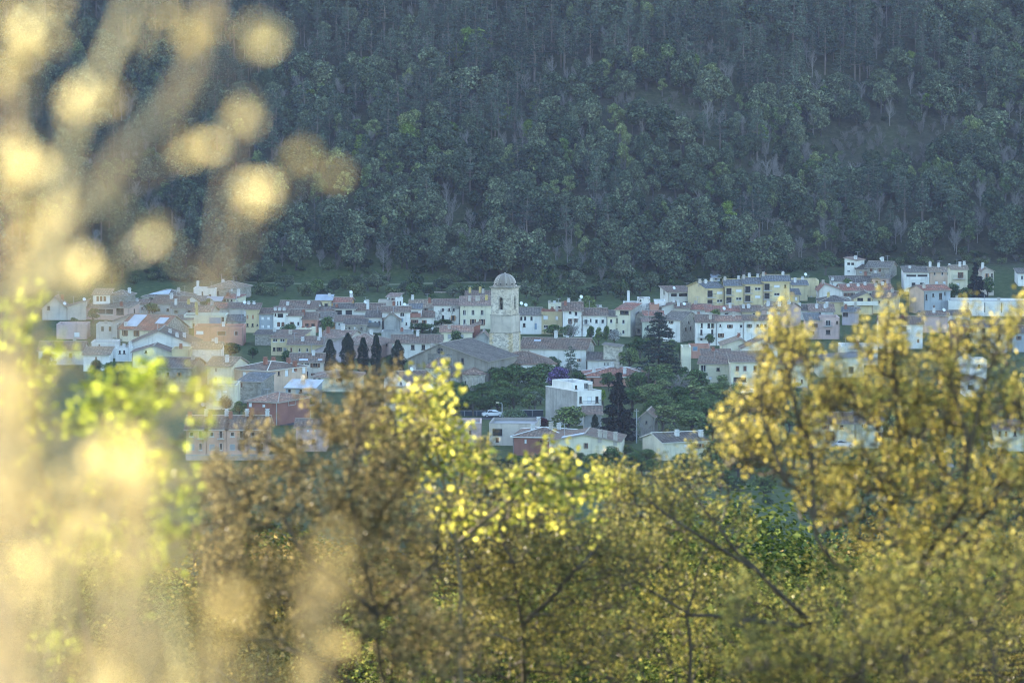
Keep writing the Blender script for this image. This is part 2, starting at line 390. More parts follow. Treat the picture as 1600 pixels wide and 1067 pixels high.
        for q in ([(A + .25, .25), (B - .25, .25)], [(B - .25, .25), (B - .25, dep - .25)], [(B - .25, dep - .25), (A + .25, dep - .25)], [(A + .25, dep - .25), (A + .25, .25)]):
            rf.face([(*q[0], zE - par), (*q[1], zE - par), (*q[1], zE), (*q[0], zE)], 1)
        zr = lambda x, y: zE - par
    ro = rf.build('roof', [roofmat('slab' if roof == 't' and rc == 'brown' else rc), plain(eavec, .8) if eavec else (wallmat(wall) if roof == 't' else plain((.36, .31, .26), .9))], root, L)
    # --- windows
    RW = random.Random(int(x0 * 3 + ye)); hue = RW.choice(('br', 'br', 'gr', 'dk', 'og'))
    for kind, side, c, z, wm, hm in wins:
        if kind in 'dk' and not side and wm < 1.3 and RW.random() < .3: kind = 'h' + hue
        O, u, n, _, _, _ = faces[(1 if rot > 0 else 3) if side else 0]
        base = L @ Matrix(((u[0], n[0], 0, O[0] + u[0] * c), (u[1], n[1], 0, O[1] + u[1] * c), (0, 0, 1, z), (0, 0, 0, 1)))
        if not any(abs((q[0] + q[1]) / 2 - c) < 1e-6 and abs((q[2] + q[3]) / 2 - z) < 1e-6 for q in ok[(1 if rot > 0 else 3) if side else 0]):
            base = base @ Matrix.Translation((0, -.17, 0))           # in a gable: the frame sits on the face of the wall
        col = SHUT.get(kind[1:]); k0 = kind[0]
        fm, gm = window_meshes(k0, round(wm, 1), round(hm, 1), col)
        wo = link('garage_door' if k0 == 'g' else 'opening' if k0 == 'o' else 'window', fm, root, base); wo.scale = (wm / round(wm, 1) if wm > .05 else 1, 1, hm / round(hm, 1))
        link({'s': 'shutter', 'A': 'shutter', 'w': 'roller_blind', 'g': 'panel', 'o': 'shade_panel'}.get(k0, 'pane'), gm, wo)
        if k0 == 'h':
            for sd in (-1, 1):
                g = MB(); x = sd * (wm / 2 + .02); g.box(min(x, x + sd * wm * .45), -.05, -hm / 2, max(x, x + sd * wm * .45), -.006, hm / 2)
                for i in range(6): g.box(min(x, x + sd * wm * .42) + .03, -.065, -hm / 2 + hm * (i + .2) / 6, max(x, x + sd * wm * .42) - .03, -.05, -hm / 2 + hm * (i + .7) / 6)
                g.build('shutter', plain(col or (.2, .1, .05), .6), wo)
        if k0 == 'b':
            bm_ = MB(); bw = wm * 1.5 + .3; bm_.box(-bw / 2, -.75, -.14, bw / 2, -.003, 0); Mb = base @ Matrix.Translation((0, 0, -hm / 2))
            bo = bm_.build('balcony', plain((.5, .48, .45), .8), root, Mb); railing(bo, bw, .73, .95, (.06, .06, .065), None)
    for (bx0, bx1, yb, solid) in bal:                                # long balconies: slab + parapet or railing
        c, bw = px((bx0 + bx1) / 2), (bx1 - bx0) / s; bm_ = MB(); bm_.box(-bw / 2, -1.1, -.16, bw / 2, -.003, 0)
        if solid: bm_.box(-bw / 2, -1.1, 0, bw / 2, -.98, .95); bm_.box(-bw / 2, -.98, 0, -bw / 2 + .12, -.003, .95); bm_.box(bw / 2 - .12, -.98, 0, bw / 2, -.003, .95)
        bo = bm_.build('balcony', plain(solid, .8) if solid else plain((.5, .48, .45), .8), root, L @ Matrix.Translation((A + c, 0, hz(yb))))
        if not solid: railing(bo, bw, 1.06, 1.0, (.05, .055, .06), None)
    RR = random.Random(int(x0 * 7 + yg)); ch = list(ch)
    if into is None and W > 4:
        if RR.random() < .45: ch.append(('a', RR.uniform(.15, .85), RR.uniform(.3, .7), RR.uniform(.2, .8)))
        if RR.random() < .5: ch.append((RR.choice('wcb'), RR.uniform(.1, .9), RR.uniform(.2, .8), RR.uniform(.5, 1.1)))
        if RR.random() < .07 and name == 'house': ch.append(('d', RR.uniform(.1, .9), RR.uniform(.2, .6), RR.uniform(.5, 1)))
        if RR.random() < .5:                                           # a downpipe at one corner
            g = MB(); xx = RR.choice((A + .12, B - .12)); g.tube([(xx, -.09, zb), (xx, -.09, zE - .15)], .06, 5); g.build('downpipe', plain(RR.choice(((.3, .2, .15), (.45, .45, .44), (.2, .2, .2))), .6), root, L)
    for q in ch:
        k0, fx, fy = q[:3]; hgt = q[3] if len(q) > 3 else 1.2; x, y = A + fx * W, fy * dep; z = zr(x, y); g = MB(); T = Matrix.Translation((x, y, z))
        if k0 in 'bwyc':
            c_ = dict(b=(.36, .16, .11), w=(.72, .71, .69), y=(.66, .5, .2), c=(.55, .5, .44))[k0]; a_ = .35
            g.box(-a_, -a_, -.8, a_, a_, hgt, 0); g.box(-a_ - .1, -a_ - .1, hgt + .001, a_ + .1, a_ + .1, hgt + .12, 1); g.box(-a_ + .08, -a_ + .08, hgt + .121, a_ - .08, a_ - .08, hgt + .4, 0); g.box(-a_ - .06, -a_ - .06, hgt + .401, a_ + .06, a_ + .06, hgt + .48, 1)
            g.build('chimney', [plaster(c_, .6), plain(sca(c_, .7), .8)], ro, T)
        elif k0 == 'd':
            g.tube([(0, 0, -.2), (0, 0, hgt)], .04, 5, 1); prof = [(.0, 0), (.2, .03), (.36, .09), (.46, .17)]
            g2 = MB(); g2.lathe(prof, 14); g2.lathe([(r_, z_ - .03) for r_, z_ in prof[::-1]], 14); g2.tube([(.3, 0, .05), (.05, 0, .5)], .025, 4)
            Q = Matrix.Translation((0, -.1, hgt)) @ Matrix.Rotation(R(62), 4, 'X') @ Matrix.Rotation(R(20), 4, 'Y')
            for v in range(len(g2.v)): g2.v[v] = tuple(Q @ Vector(g2.v[v]))
            n0 = len(g.v); g.v += g2.v; g.f += [tuple(i + n0 for i in f_) for f_ in g2.f]; g.m += g2.m; g.uv += g2.uv
            g.build('satellite_dish', [plain((.78, .78, .78), .5), plain((.3, .3, .3), .5)], ro, T)
        elif k0 == 'a':
            g.tube([(0, 0, -.2), (0, 0, hgt + 1.6)], .05, 5); g.tube([(-.6, 0, hgt + 1.5), (.6, 0, hgt + 1.5)], .025, 4)
            for i in range(6): g.tube([(-.6 + i * .24, -.4, hgt + 1.5), (-.6 + i * .24, .4, hgt + 1.5)], .02, 3)
            g.build('antenna', plain((.35, .35, .36), .4), ro, T)
        elif k0 == 'l':                                              # skylight / solar panel lying on the slope: (k, fx, fy, w, d)
            wd, dd = q[3], q[4]; q0 = [(x - wd / 2, y - dd / 2), (x + wd / 2, y - dd / 2), (x + wd / 2, y + dd / 2), (x - wd / 2, y + dd / 2)]
            g.face([(X, Y_, zr(X, Y_) + .30) for X, Y_ in q0])
            for i in range(4): (X, Y_), (X2, Y2) = q0[i], q0[(i + 1) % 4]; g.face([(X, Y_, zr(X, Y_) + .1), (X2, Y2, zr(X2, Y2) + .1), (X2, Y2, zr(X2, Y2) + .30), (X, Y_, zr(X, Y_) + .30)])
            g.build('skylight', metal_sheet((.45, .49, .55)), ro)
            continue
    if into is None: ALLH.append((root, pos.x, D, W, dep, zE))
    return root
ALLH = []
ROOTM = {}
# ------------------------------------------------------------------ ground, hill, path, haze
def build_ground():
    xs = sorted(set([-1600, -1400, -1200, -1000, -800, -650, -520, -430] + list(range(-360, 361, 8)) + [420, 500, 620, 760, 900]))
    ys = sorted(set([-60, -30, -10] + list(range(0, 120, 6)) + list(range(120, 1080, 20)) + list(range(1080, 1340, 5)) + list(range(1340, 1700, 20))))
    mb = MB(); V = np.array([(x, y, G(x, y)) for y in ys for x in xs]); nx = len(xs)
    Q = np.array([(j * nx + i, j * nx + i + 1, (j + 1) * nx + i + 1, (j + 1) * nx + i) for j in range(len(ys) - 1) for i in range(nx - 1)])
    mb.arr(V, Q)
    t = NT('ground'); n1 = t.noise((.05, .05, .05), 6, .65); n2 = t.noise((.6, .6, .6), 5, .7); n3 = t.noise((.012, .012, .012), 4)
    grass = t.ramp(n2, [(.3, (.03, .045, .016)), (.55, (.06, .085, .028)), (.75, (.11, .11, .055))])
    litter = t.ramp(n2, [(.3, (.03, .03, .018)), (.6, (.06, .055, .036)), (.8, (.11, .095, .07))])
    sp = t.n('ShaderNodeSeparateXYZ'); tc = t.n('ShaderNodeTexCoord'); t.l(tc.outputs['Object'], sp.inputs[0])
    far = t.n('ShaderNodeMapRange'); far.inputs[1].default_value = 1108; far.inputs[2].default_value = 1135; t.l(sp.outputs[1], far.inputs[0])
    col = t.mix(t.mix(1.0, far.outputs[0], t.ramp(n1, [(.35, (.55,) * 3), (.6, (1,) * 3)]), 'MULTIPLY'), grass, litter)
    g = mb.build('ground', t.out(col, .95, .1)); tag(g, kind='structure'); [setattr(p, 'use_smooth', True) for p in g.data.polygons]
    p = MB(); L = []                                                   # the terrace path at the foot of the wood
    for px in range(370, 830, 12):
        py = 443 + 2.2 * math.sin(px / 70) + (px - 370) * .003; Y = hit(px, py, 1040); L.append(P(px, py, Y))
    for a, b in zip(L, L[1:]): p.face([(a.x, a.y - 1.2, G(a.x, a.y - 1.2) + .12), (b.x, b.y - 1.2, G(b.x, b.y - 1.2) + .12), (b.x, b.y + 1.4, G(b.x, b.y + 1.4) + .12), (a.x, a.y + 1.4, G(a.x, a.y + 1.4) + .12)])
    tag(p.build('path', plain((.17, .18, .10), .9)), kind='structure')
    p = MB(); L = [(-60, 742), (0, 760), (60, 752), (130, 700)]        # a lane between the gardens
    for (x0, y0), (x1, y1) in zip(L, L[1:]): p.face([(x0, y0 - 2.5, G(x0, y0 - 2.5) + .06), (x1, y1 - 2.5, G(x1, y1 - 2.5) + .06), (x1, y1 + 2.5, G(x1, y1 + 2.5) + .06), (x0, y0 + 2.5, G(x0, y0 + 2.5) + .06)])
    tag(p.build('road', plain((.06, .06, .062), .9)), kind='structure')
build_ground()
def haze(density, col):
    mb = MB(); mb.box(-1650, -65, -3, 950, 1705, 262)
    m = bpy.data.materials.new('haze'); m.use_nodes = True; t = m.node_tree; t.nodes.remove(t.nodes['Principled BSDF'])
    v = t.nodes.new('ShaderNodeVolumePrincipled'); v.inputs['Density'].default_value = density; v.inputs['Color'].default_value = (*col, 1); v.inputs['Anisotropy'].default_value = 0.0
    t.links.new(v.outputs[0], t.nodes['Material Output'].inputs['Volume'])
    tag(mb.build('haze', m), kind='stuff')
haze(.000038, (.44, .58, 1.0))
SHUT.update(br=(.15, .07, .04), gr=(.10, .13, .10), bl=(.20, .30, .42), wh=(.74, .75, .77), rd=(.28, .05, .04), dk=(.03, .03, .032), og=(.42, .2, .09), gy=(.35, .36, .37), sb=(.16, .19, .23))
H = house
# ---------------- far row under the hill, from one end to the other
a = H('two-tiered tan house with three arched brown windows under its roof', 132, 203, 481, 500, 's', 9, 8, 14, 'pink', 'tan', w=[('d', 487, 24, 9, [165]), ('k', 486.5, 12, 10, [188]), ('sbr', 488, 10, 9, [145])], sw=[('k', 488, 1.2, 9, [.5])])
H('', 145, 171, 461.5, 497, 's', 8, 9, 0, 'white', 'tan', w=[('Abr', 467, 4.6, 8.5, [152.5, 158, 163.5])], into=a)
H('', 170, 199, 462, 496, 'h', 9, 8, 10, 'pinkish' if 0 else 'stone', 'tan', into=a, ch=[('w', .9, .5)])
H('low white house with a tiled lean-to beside the round green tree', 205, 229, 476, 492, 's', 5, 7, 0, 'white', 'brown', w=[('k', 482, 3, 4, [212, 222])], ch=[('w', .3, .5, .6)])
H('white house under a hipped roof with a grey metal sheet over half of it', 222, 292, 464.5, 477, 'h', 13, 11, 8, 'white', 'grey', w=[('k', 468, 7, 5, [236]), ('o', 468.5, 4, 4, [228, 280])], ch=[('l', .34, .3, 5.5, 3.4)])
H('broad brown-roofed house with a pale gable end below the hipped white house', 233, 286, 475, 491, 'g', 13, 10, 24, 'offwhite', 'brown', w=[('k', 484, 4, 4, [247, 262, 274])], sw=[('k', 478, 1, 6, [.6])], ch=[('w', .5, .3), ('a', .8, .5)])
H('white roof-terrace block joined to the grey hip-roofed stone house', 302, 337, 451, 470, 't', 4, 8, 0, 'white', w=[('o', 459, 3, 7, [316]), ('k', 462, 4, 4, [328])], ch=[('w', .15, .5, 2.0), ('l', .3, .5, 2.5, 2)])
H('old grey stone house with hipped roof at the foot of the wooded slope', 326, 372, 450, 468, 'h', 12, 10, 18, 'stone', 'tan', w=[('wwh', 452.6, 4, 4.5, [362]), ('k', 458, 4, 6, [340])], ch=[('w', .3, .4, .6), ('a', .2, .5)])
H('small cream house with a short red roof and three square openings', 343, 368, 467, 478, 's', 6.5, 6, 25, 'cream', 'red', w=[('k', 469.6, 3, 3, [350, 356, 362])], ch=[('w', .8, .6, 1.6)])
H('grey shed roof over a pale wall between the white terrace and the red-roofed house', 291, 322, 471, 480, 's', 6, 7, 0, 'concrete', 'slate', w=[('o', 474, 3, 4, [307])])
H('pale low house under a bluish sheet roof behind the short red roof', 323, 345, 471, 481, 's', 5, 6, 0, 'concrete', 'panel', w=[('k', 475, 3, 3, [330, 338])])
H('long low house with faded red roof and two white dormer windows', 324, 357, 482, 495, 's', 6, 7, 0, 'offwhite', 'red', w=[('w', 484.6, 5, 3.5, [331, 337])])
H('brown-roofed row house with dish between the faded red roof and the ochre house', 357, 384, 482, 497, 'g', 9, 9, 0, 'beige', 'brown', ch=[('d', .9, .2, 1.0), ('a', .4, .5)])
H('grey-roofed house with pale chimneys behind the large barn with red tiles', 268, 304, 482, 499, 'g', 9, 9, 0, 'concrete', 'grey', w=[('k', 487, 4, 4, [275, 296])], ch=[('w', .15, .3, 1.2), ('y', .7, .35, 1.0)])
H('brown patchwork roof house with one white dormer beside the yellow terrace house', 300, 330, 488, 502, 'g', 10, 9, 8, 'beige', 'pinkish', w=[('k', 493, 4, 4, [310, 322])], ch=[('y', .1, .3, 1.3)])
H('big old barn with red tiled roof, grey roof panel and rubble stone gable', 184, 254, 515.5, 535, 'g', 24, 13, 26, 'cream', 'red', w=[('h', 521, 5, 9, [194]), ('h', 521, 5, 9, [213]), ('k', 522, 3.5, 8, [236])], ow='stone', ch=[('l', .22, .27, 3.6, 5), ('l', .82, .3, 2.6, 2.6), ('w', .1, .1, .7)])
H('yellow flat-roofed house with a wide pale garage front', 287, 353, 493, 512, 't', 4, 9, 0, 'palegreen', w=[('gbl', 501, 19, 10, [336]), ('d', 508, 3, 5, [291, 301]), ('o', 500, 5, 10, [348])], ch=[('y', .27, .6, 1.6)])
H('yellow house\'s low tiled lean-to with solar chimney pipe', 276, 300, 500, 513, 's', 6, 6, 0, 'palegreen', 'grey', name='shed', cat='shed')
H('small white house with grey tiled roof beside the orange-shuttered ochre house', 355, 383, 503, 513, 's', 11, 7, 0, 'white', 'grey', w=[('o', 506, 4, 3, [363, 374])], ch=[('w', .95, .8, .7)])
H('narrow ochre town house with two orange shutters', 384, 404.5, 484, 520, 's', 6, 8, 0, 'ochre', 'brown', w=[('sog', 495.5, 4, 7, [386.5, 395]), ('k', 508, 3, 5, [386.5, 394.5]), ('k', 508, 2, 3, [402])], ch=[('w', .1, .8, .5), ('w', .5, .8, .5)])
H('narrow grey town house with four white roller blinds', 405, 426, 491.5, 520, 's', 7, 8, 0, 'bluegrey', 'brown', w=[('w', 497.5, 4.6, 5, [410.3, 419.5]), ('w', 510.5, 4.6, 5, [410.3, 419.5])])
H('white town house with two arched brown doors and an open loft', 427, 450, 489, 520, 's', 7, 8, 0, 'white', 'brown', w=[('o', 493.3, 9.5, 7, [438]), ('Abr', 507, 5.5, 8, [435.2, 442]), ('k', 492, 2.5, 4, [430.5])], ch=[('w', .1, .3, .5), ('w', .4, .3, .5), ('w', .7, .3, .5)])
H('plain white house with wide brown roof beside the arched brown doors', 449.5, 472, 494, 520, 'g', 10, 9, 0, 'white', 'brown', w=[('d', 506, 3.5, 6, [456, 466])])
H('low house with pink wall under a sagging brown roof', 472.5, 495.5, 499, 520, 'g', 11, 9, 0, 'salmon', 'brown', w=[('d', 508, 3.5, 5, [480, 489])], ch=[('b', .05, .3, 1.0)])
H('wide dark brown roof of an old house behind the white loft house', 436, 495, 483, 500, 'g', 13, 11, 4, 'offwhite', 'brown', ch=[('w', .2, .2, .6), ('w', .75, .3, .6)])
H('small yellow house with white awning and a shaded balcony', 494, 518, 470, 487, 's', 6, 8, 0, 'yellow', 'panel', w=[('k', 475, 5, 4, [501]), ('o', 478, 6, 8, [509.5])], bal=[(495, 517, 483, None)], ch=[('w', .8, .7, .5)])
H('orange house under a bright red roof beside the shaded yellow balcony', 518.5, 547.5, 473, 487, 'g', 8, 8, 5, 'orange', 'red', w=[('k', 479.5, 3.4, 3.4, [524, 532, 540.5])], ch=[('w', .95, .5, .7), ('d', .93, .5, 1.5)])
H('row house with open dark porch and white posts below the orange house', 521, 556, 483, 500, 's', 5, 7, 0, 'offwhite', 'dark', w=[('o', 488.5, 11, 8, [529]), ('o', 488.5, 11, 8, [545])])
H('low white house with two small windows below the yellow balcony', 496, 521.5, 487, 501, 's', 4, 6, 0, 'white', 'brown', w=[('k', 489.5, 3.2, 4, [503.5, 511])])
H('brown roof house with slender white chimney beside the open porch', 556, 600, 486, 500, 'g', 12, 10, 0, 'offwhite', 'brown', ch=[('w', .42, .1, 2.2), ('d', .32, .4, .8), ('w', .3, .6, .7)])
H('white fronted house with grey-brown roof and one door by the pink wall', 495.5, 523, 497, 509, 's', 6, 7, 0, 'white', 'grey', w=[('sbr', 503.5, 3, 5, [518])])
H('long white house with a red patch at the end of its brown roof', 523.5, 571, 503, 515, 's', 8, 8, 0, 'white', 'brown', w=[('d', 507, 3, 3, [530, 541])])
H('white house with blue shuttered door and a roof terrace', 572, 600, 497, 520, 's', 7, 9, 0, 'white', 'dark', w=[('sbl', 504, 5.5, 7, [578]), ('k', 505, 3, 5, [586.5]), ('o', 505, 4, 7, [592.5])], bal=[(571, 593, 509.5, (.2, .2, .2))])
H('bare grey concrete gable wall next to the blue shuttered door', 600, 625, 500, 522, 'f', 10, 9, 0, 'concrete', 'brown', ya=490, xa=.45)
H('rubble stone house with small windows above the cypress trees', 538, 572, 508, 524, 's', 5, 7, 0, 'stone', 'dark', w=[('w', 512.5, 3, 4, [554]), ('k', 513, 3, 4, [546, 565])])
H('white roof turret with pale pink tiles under the grassy bank', 604.5, 622, 464.5, 478, 's', 6.5, 5, 12, 'white', 'pinkish', w=[('k', 467.3, 3, 3.4, [608, 613.5])])
H('beige parapet house joined to the white turret', 591, 618, 470.5, 482, 't', 3, 7, 0, 'beige')
H('white stair tower with two tall narrow openings', 618, 629, 467, 484, 't', 3, 5, 0, 'white', w=[('o', 474, 2, 7, [621.5, 625.5])])
H('old house with mottled brown roof below the white stair tower', 597, 640, 488, 520, 'g', 9, 9, 0, 'white', 'brown', w=[('a', 491.5, 7, 6.5, [628.5]), ('sbl', 500.5, 4.5, 6, [628]), ('k', 506, 2.5, 4, [635])], ch=[('w', .9, .9, .8)])
H('large brown-grey roof with small white chimney behind the two white terrace houses', 640, 679, 480.5, 500, 'g', 12, 10, 0, 'concrete', 'tan', w=[('k', 484, 3, 4, [650, 665])], ch=[('w', .1, .5, .9)])
H('white house with upper roof terrace and red parapet edge', 639, 658, 483.5, 516, 's', 3, 7, 0, 'white', 'slate', w=[('o', 489.5, 11, 5, [648]), ('d', 502.5, 6, 5.5, [648]), ('d', 513, 7, 4, [648])], floor_line=497, bal=[(639.5, 657.5, 494.5, (.36, .17, .13))])
H('white house with brown roof dormer and one tall window', 658.5, 677, 497, 516, 's', 10, 9, 0, 'white', 'brown', w=[('h', 503, 4, 5.5, [663]), ('d', 512.5, 4, 4, [672])], floor_line=508)
H('tall house with peeling plaster and a brick loft terrace', 677.5, 718.5, 478, 512, 's', 5, 9, 0, 'peel', 'brown', w=[('k', 484, 3, 4.4, [692, 702, 709]), ('k', 497, 4, 8, [692, 708])])
H('attic storey with white parapet above the peeling plaster house', 679, 720, 464, 500, 'g', 7, 6, 0, 'brick', 'tan', w=[('o', 468, 12, 6, [688]), ('o', 468, 9, 6, [704])], sw=[], D=1075, bal=[(680, 696, 474, (.75, .75, .74)), (700, 711, 474, (.75, .75, .74))])
H('tall cream town house with three arched upper windows', 719, 767, 478, 514, 's', 15, 10, 0, 'cream', 'pinkish', w=[('a', 488.5, 5, 8.5, [725.5, 739, 753.3]), ('d', 503.5, 4.5, 9.5, [725.5, 739, 753.3]), ('o', 480, 1.5, 1.5, [726, 739, 753])], floor_line=509, ch=[('c', .3, .5, 1.0), ('c', .6, .5, .9), ('y', .85, .6, 1.0)])
H('orange-topped loft with yellow chimneys behind the tall cream town house', 728, 768, 462, 480, 's', 4, 7, 0, 'orange', 'brown', D=1062, ch=[('y', .15, .5, 1.2), ('y', .55, .5, 1.4)])
H('cream house with long parapet terrace and two brown-shuttered doors', 688.5, 738, 519.5, 540, 's', 7, 8, 0, 'cream', 'terra', w=[('sgy', 526, 5.5, 8, [702, 722])], floor_line=520.5)
H('white parapet terrace with posts on top of the cream house', 690, 738, 511, 540, 't', 3, 6, 0, 'beige', D=958, w=[('o', 515, 14, 4, [703]), ('o', 515, 14, 4, [725])])
H('brick-walled house squeezed between the cream terrace and the bell tower', 738, 750, 512, 536, 'r', 6, 9, 0, 'brick', 'brown')
H('pale pink roofed house low behind the bell tower', 741, 766, 530, 540, 'f', 6, 9, 0, 'concrete', 'pinkish', ya=519, xa=.6)
H('long church annex with brown roof and two square windows', 612, 690, 536.5, 562, 'g', 13, 11, 0, 'offwhite', 'brown', w=[('k', 542.5, 5.5, 7.5, [645, 661.5]), ('k', 543, 4, 6, [622])])
H('low house with long pale flat roof between the concrete gable and the annex', 596, 645, 519, 536, 't', 3, 8, 0, 'concrete', 'slab')
H('yellow house with boxy upper stair block', 423, 468, 529, 556, 's', 13, 10, 12, 'yellow', 'brown', w=[('d', 532, 7.5, 5, [429.5, 441]), ('k', 546, 4, 6, [428, 436]), ('g', 547, 5, 7, [445])], floor_line=541)
H('tall cream chimney-like stair block with red pots on its top', 466.5, 484, 513, 556, 't', 3, 5, 14, 'cream', D=935, ch=[('b', .2, .4, .3), ('b', .5, .6, .3), ('b', .8, .4, .3)])
H('wide brown roof house with tan wall behind the boxy stair block', 450, 505, 539, 560, 's', 13, 9, 0, 'ochre', 'brown', w=[('sbr', 547, 4, 8, [455]), ('d', 547, 3, 5, [468, 480])], ch=[('w', .87, .9, 2.0), ('w', .85, .5, .5)])
H('dark brown roofed house with steep orange gable end', 455, 500, 511, 535, 'g', 10, 11, 24, 'orange', 'brown', D=975)
H('lavender-walled house with long sloping verge behind the first cypress', 489, 540, 549, 566, 'f', 10, 10, 8, 'lavender', 'grey', ya=527, xa=.93)
H('grey-pink tile roof house with round pale chimney above the lavender wall', 498, 545, 529, 545, 'g', 13, 10, 20, 'beige', 'pinkish', ch=[('w', .55, .5, 1.2), ('b', .15, .3, 1.2)])
H('large hip-roofed house with mottled tiles behind the cypress row', 527, 594, 539, 560, 'h', 19, 15, 10, 'pink', 'pinkish', w=[('k', 546, 4, 7, [585, 590])], sw=[('k', 541, 1.4, 6, [.5])])
H('dark-roofed old house with grey wall next to the yellow stair house', 398, 432, 523, 540, 'g', 7, 9, 10, 'stone', 'dark', ch=[('w', .8, .3, .6)])
H('salmon flat-roofed house with a band of brown windows', 303, 380, 511, 540, 't', 4, 10, 0, 'salmon', 'tan', w=[('sbr', 521, 14, 7, [346]), ('sbr', 521, 6, 7, [369]), ('wwh', 520, 12, 6, [312])], floor_line=530)
H('long white barn end with broad low gable', 198, 306, 540, 562, 'f', 10, 17, 0, 'offwhite', 'dark', ya=518, xa=.46, w=[('k', 547, 4, 6, [300])], ch=[('w', .6, .3, .6), ('w', .8, .4, .8), ('w', .72, .1, .8)], eavec=(.3, .29, .27))
H('low house with wide brown roof and cream gable beneath the white barn', 206, 268, 551, 575, 'f', 10, 9, 0, 'cream', 'brown', ya=541, xa=.55, w=[('k', 549.5, 3, 3, [228])])
H('white rooftop tank house with ribbed white columns', 180, 205, 544, 565, 't', 3, 6, 0, 'white', w=[('k', 550, 3, 5, [187, 194])], ch=[('w', .1, .3, 1.5), ('w', .5, .3, 1.0), ('w', .9, .3, 1.5)])
H('rubble stone house with brown roof under the leafy oak branch', 238, 300, 575, 612, 'g', 16, 12, 10, 'stone', 'brown', w=[('k', 585, 4, 6, [262, 280])])
H('brown plastered block beside the broad white gable', 268, 296, 546, 580, 't', 3, 8, 0, 'ochre')
H('cream house with tiled roof and tall narrow windows behind the golden twigs', 322, 362, 572, 615, 'g', 14, 10, 16, 'cream', 'tan', w=[('sbr', 578, 2.6, 6, [337]), ('k', 593, 2.6, 7, [337])], ch=[('w', .7, .2, 1.2)])
H('white-walled house with tan roof glimpsed through golden twigs', 300, 345, 545, 575, 'g', 10, 10, 0, 'white', 'tan', w=[('w', 552, 5, 6, [318, 332])], ch=[('w', .8, .4, 1.0)])
H('white stepped terrace house behind the blurred grass stems', 142, 182, 535, 560, 't', 3, 9, 0, 'white', w=[('sbr', 540, 3, 5, [155])])
H('white house with tan lean-to roof lowest behind the blurred grass stems', 130, 170, 555, 580, 's', 7, 9, 0, 'white', 'tan', w=[('sbr', 560, 3, 5, [150])])
H('pale terrace house with awnings below the two-tiered tan house', 150, 184, 507, 530, 't', 3, 8, 0, 'offwhite', w=[('o', 514, 5, 8, [160, 172])])
H('brown-roofed house with side slope between the awnings and the red barn', 176, 200, 504, 528, 'r', 10, 9, 0, 'beige', 'brown')
H('tan gabled house seen faintly behind golden blur', 66, 104, 482, 500, 'f', 8, 9, 0, 'beige', 'tan', ya=465, xa=.5, w=[('k', 481, 4, 6, [76])])
H('brown flat-roofed house faint between golden blur and the awnings', 88, 135, 507, 530, 't', 3, 9, 0, 'pink', w=[('w', 523, 9, 8, [120])])
H('tan house with low verge behind golden blur beside the two-tiered house', 104, 134, 480, 500, 'r', 9, 9, 0, 'beige', 'tan')
H('old roof house deep in golden blur below the flat brown house', 60, 130, 548, 570, 'g', 14, 11, 0, 'offwhite', 'brown', w=[('k', 555, 4, 6, [80, 110])])
# ---------------- beyond the tower
H('white house with three arched loft windows and two dishes', 811, 846, 493, 522, 'g', 12, 10, 0, 'white', 'grey', w=[('a', 498, 4, 7, [814.5, 820.5, 830.5]), ('sbl', 510, 4, 10, [837]), ('k', 508, 4, 6, [819])], ch=[('d', .1, .5, 1.2), ('d', .3, .5, .8)])
H('ochre house with brick parapet and cream upper floor', 846, 880, 487, 522, 't', 3, 8, 0, 'ochre', 'tan', w=[('w', 496.5, 7.5, 6.5, [852.5]), ('w', 497, 4.5, 6.5, [870]), ('d', 510.5, 7, 5, [853]), ('d', 511, 5, 5, [872])], ch=[('b', .5, .1, 1.2), ('b', .08, .1, .8), ('b', .95, .1, .6)], eavec=(.38, .17, .12))
H('pale yellow rooftop storey on the ochre house', 857, 889, 475, 505, 't', 3, 6, 0, 'cream', D=1035, w=[('k', 480, 4, 3, [874])], ch=[('c', .05, .5, .8), ('a', .5, .5, .2)])
H('white corner house with two arches under a hipped brown roof', 880, 910, 486, 526, 'g', 14, 10, 0, 'white', 'brown', w=[('a', 488.6, 4.6, 5, [891]), ('a', 490.5, 4.6, 7, [900]), ('d', 502, 3.6, 8, [891]), ('d', 500.5, 3.5, 5.5, [899.5])], ch=[('w', .3, .5, .6), ('w', .9, .6, .7), ('d', .95, .5, 1.4)])
H('white three-window house with a white dormer in its roof', 910.5, 948.5, 493.5, 526, 'g', 12, 10, 0, 'white', 'brown', w=[('b', 503, 5.5, 8, [915.5]), ('d', 501, 3, 6, [923]), ('d', 502.5, 4.5, 6.5, [932, 941.7])], ch=[('w', .75, .6, .6)])
H('small white dormer house top behind the three-window house', 922, 934, 483, 500, 's', 2, 5, 0, 'white', 'grey', D=1030, w=[('k', 486, 7.5, 3, [928.5])])
H('tall cream house with red shed roof and loft loggia', 962, 985, 485, 526, 's', 7, 9, 18, 'cream', 'red', w=[('k', 488.5, 13.5, 6, [975.5]), ('d', 503, 4.2, 6.5, [974]), ('d', 519, 4.2, 6, [974]), ('k', 501, 2, 7, [962.9 + 1.2]), ('k', 517, 2, 6, [964])], ow='concrete', floor_line=523.5)
H('lower cream wing with one window joined to the red shed-roofed house', 949, 962, 495, 526, 's', 5, 8, 0, 'cream', 'grey', w=[('d', 502, 4, 6, [955]), ('d', 518, 4, 7, [954.5])])
H('grey gabled workshop with rough brick front', 985.5, 1010, 500, 524, 'f', 8, 9, 0, 'stone', 'dark', ya=489, xa=.58, w=[('k', 517, 4, 6, [998])])
H('white box house with mottled side wall above the grey workshop', 975, 997, 474, 492, 't', 3, 8, 0, 'white', ch=[('w', .35, .5, 3.2)])
H('unfinished white block with mottled wall and dark gap beside it', 997, 1016, 467, 490, 't', 3, 7, 0, 'peel', w=[('o', 470, 3, 4, [1001])])
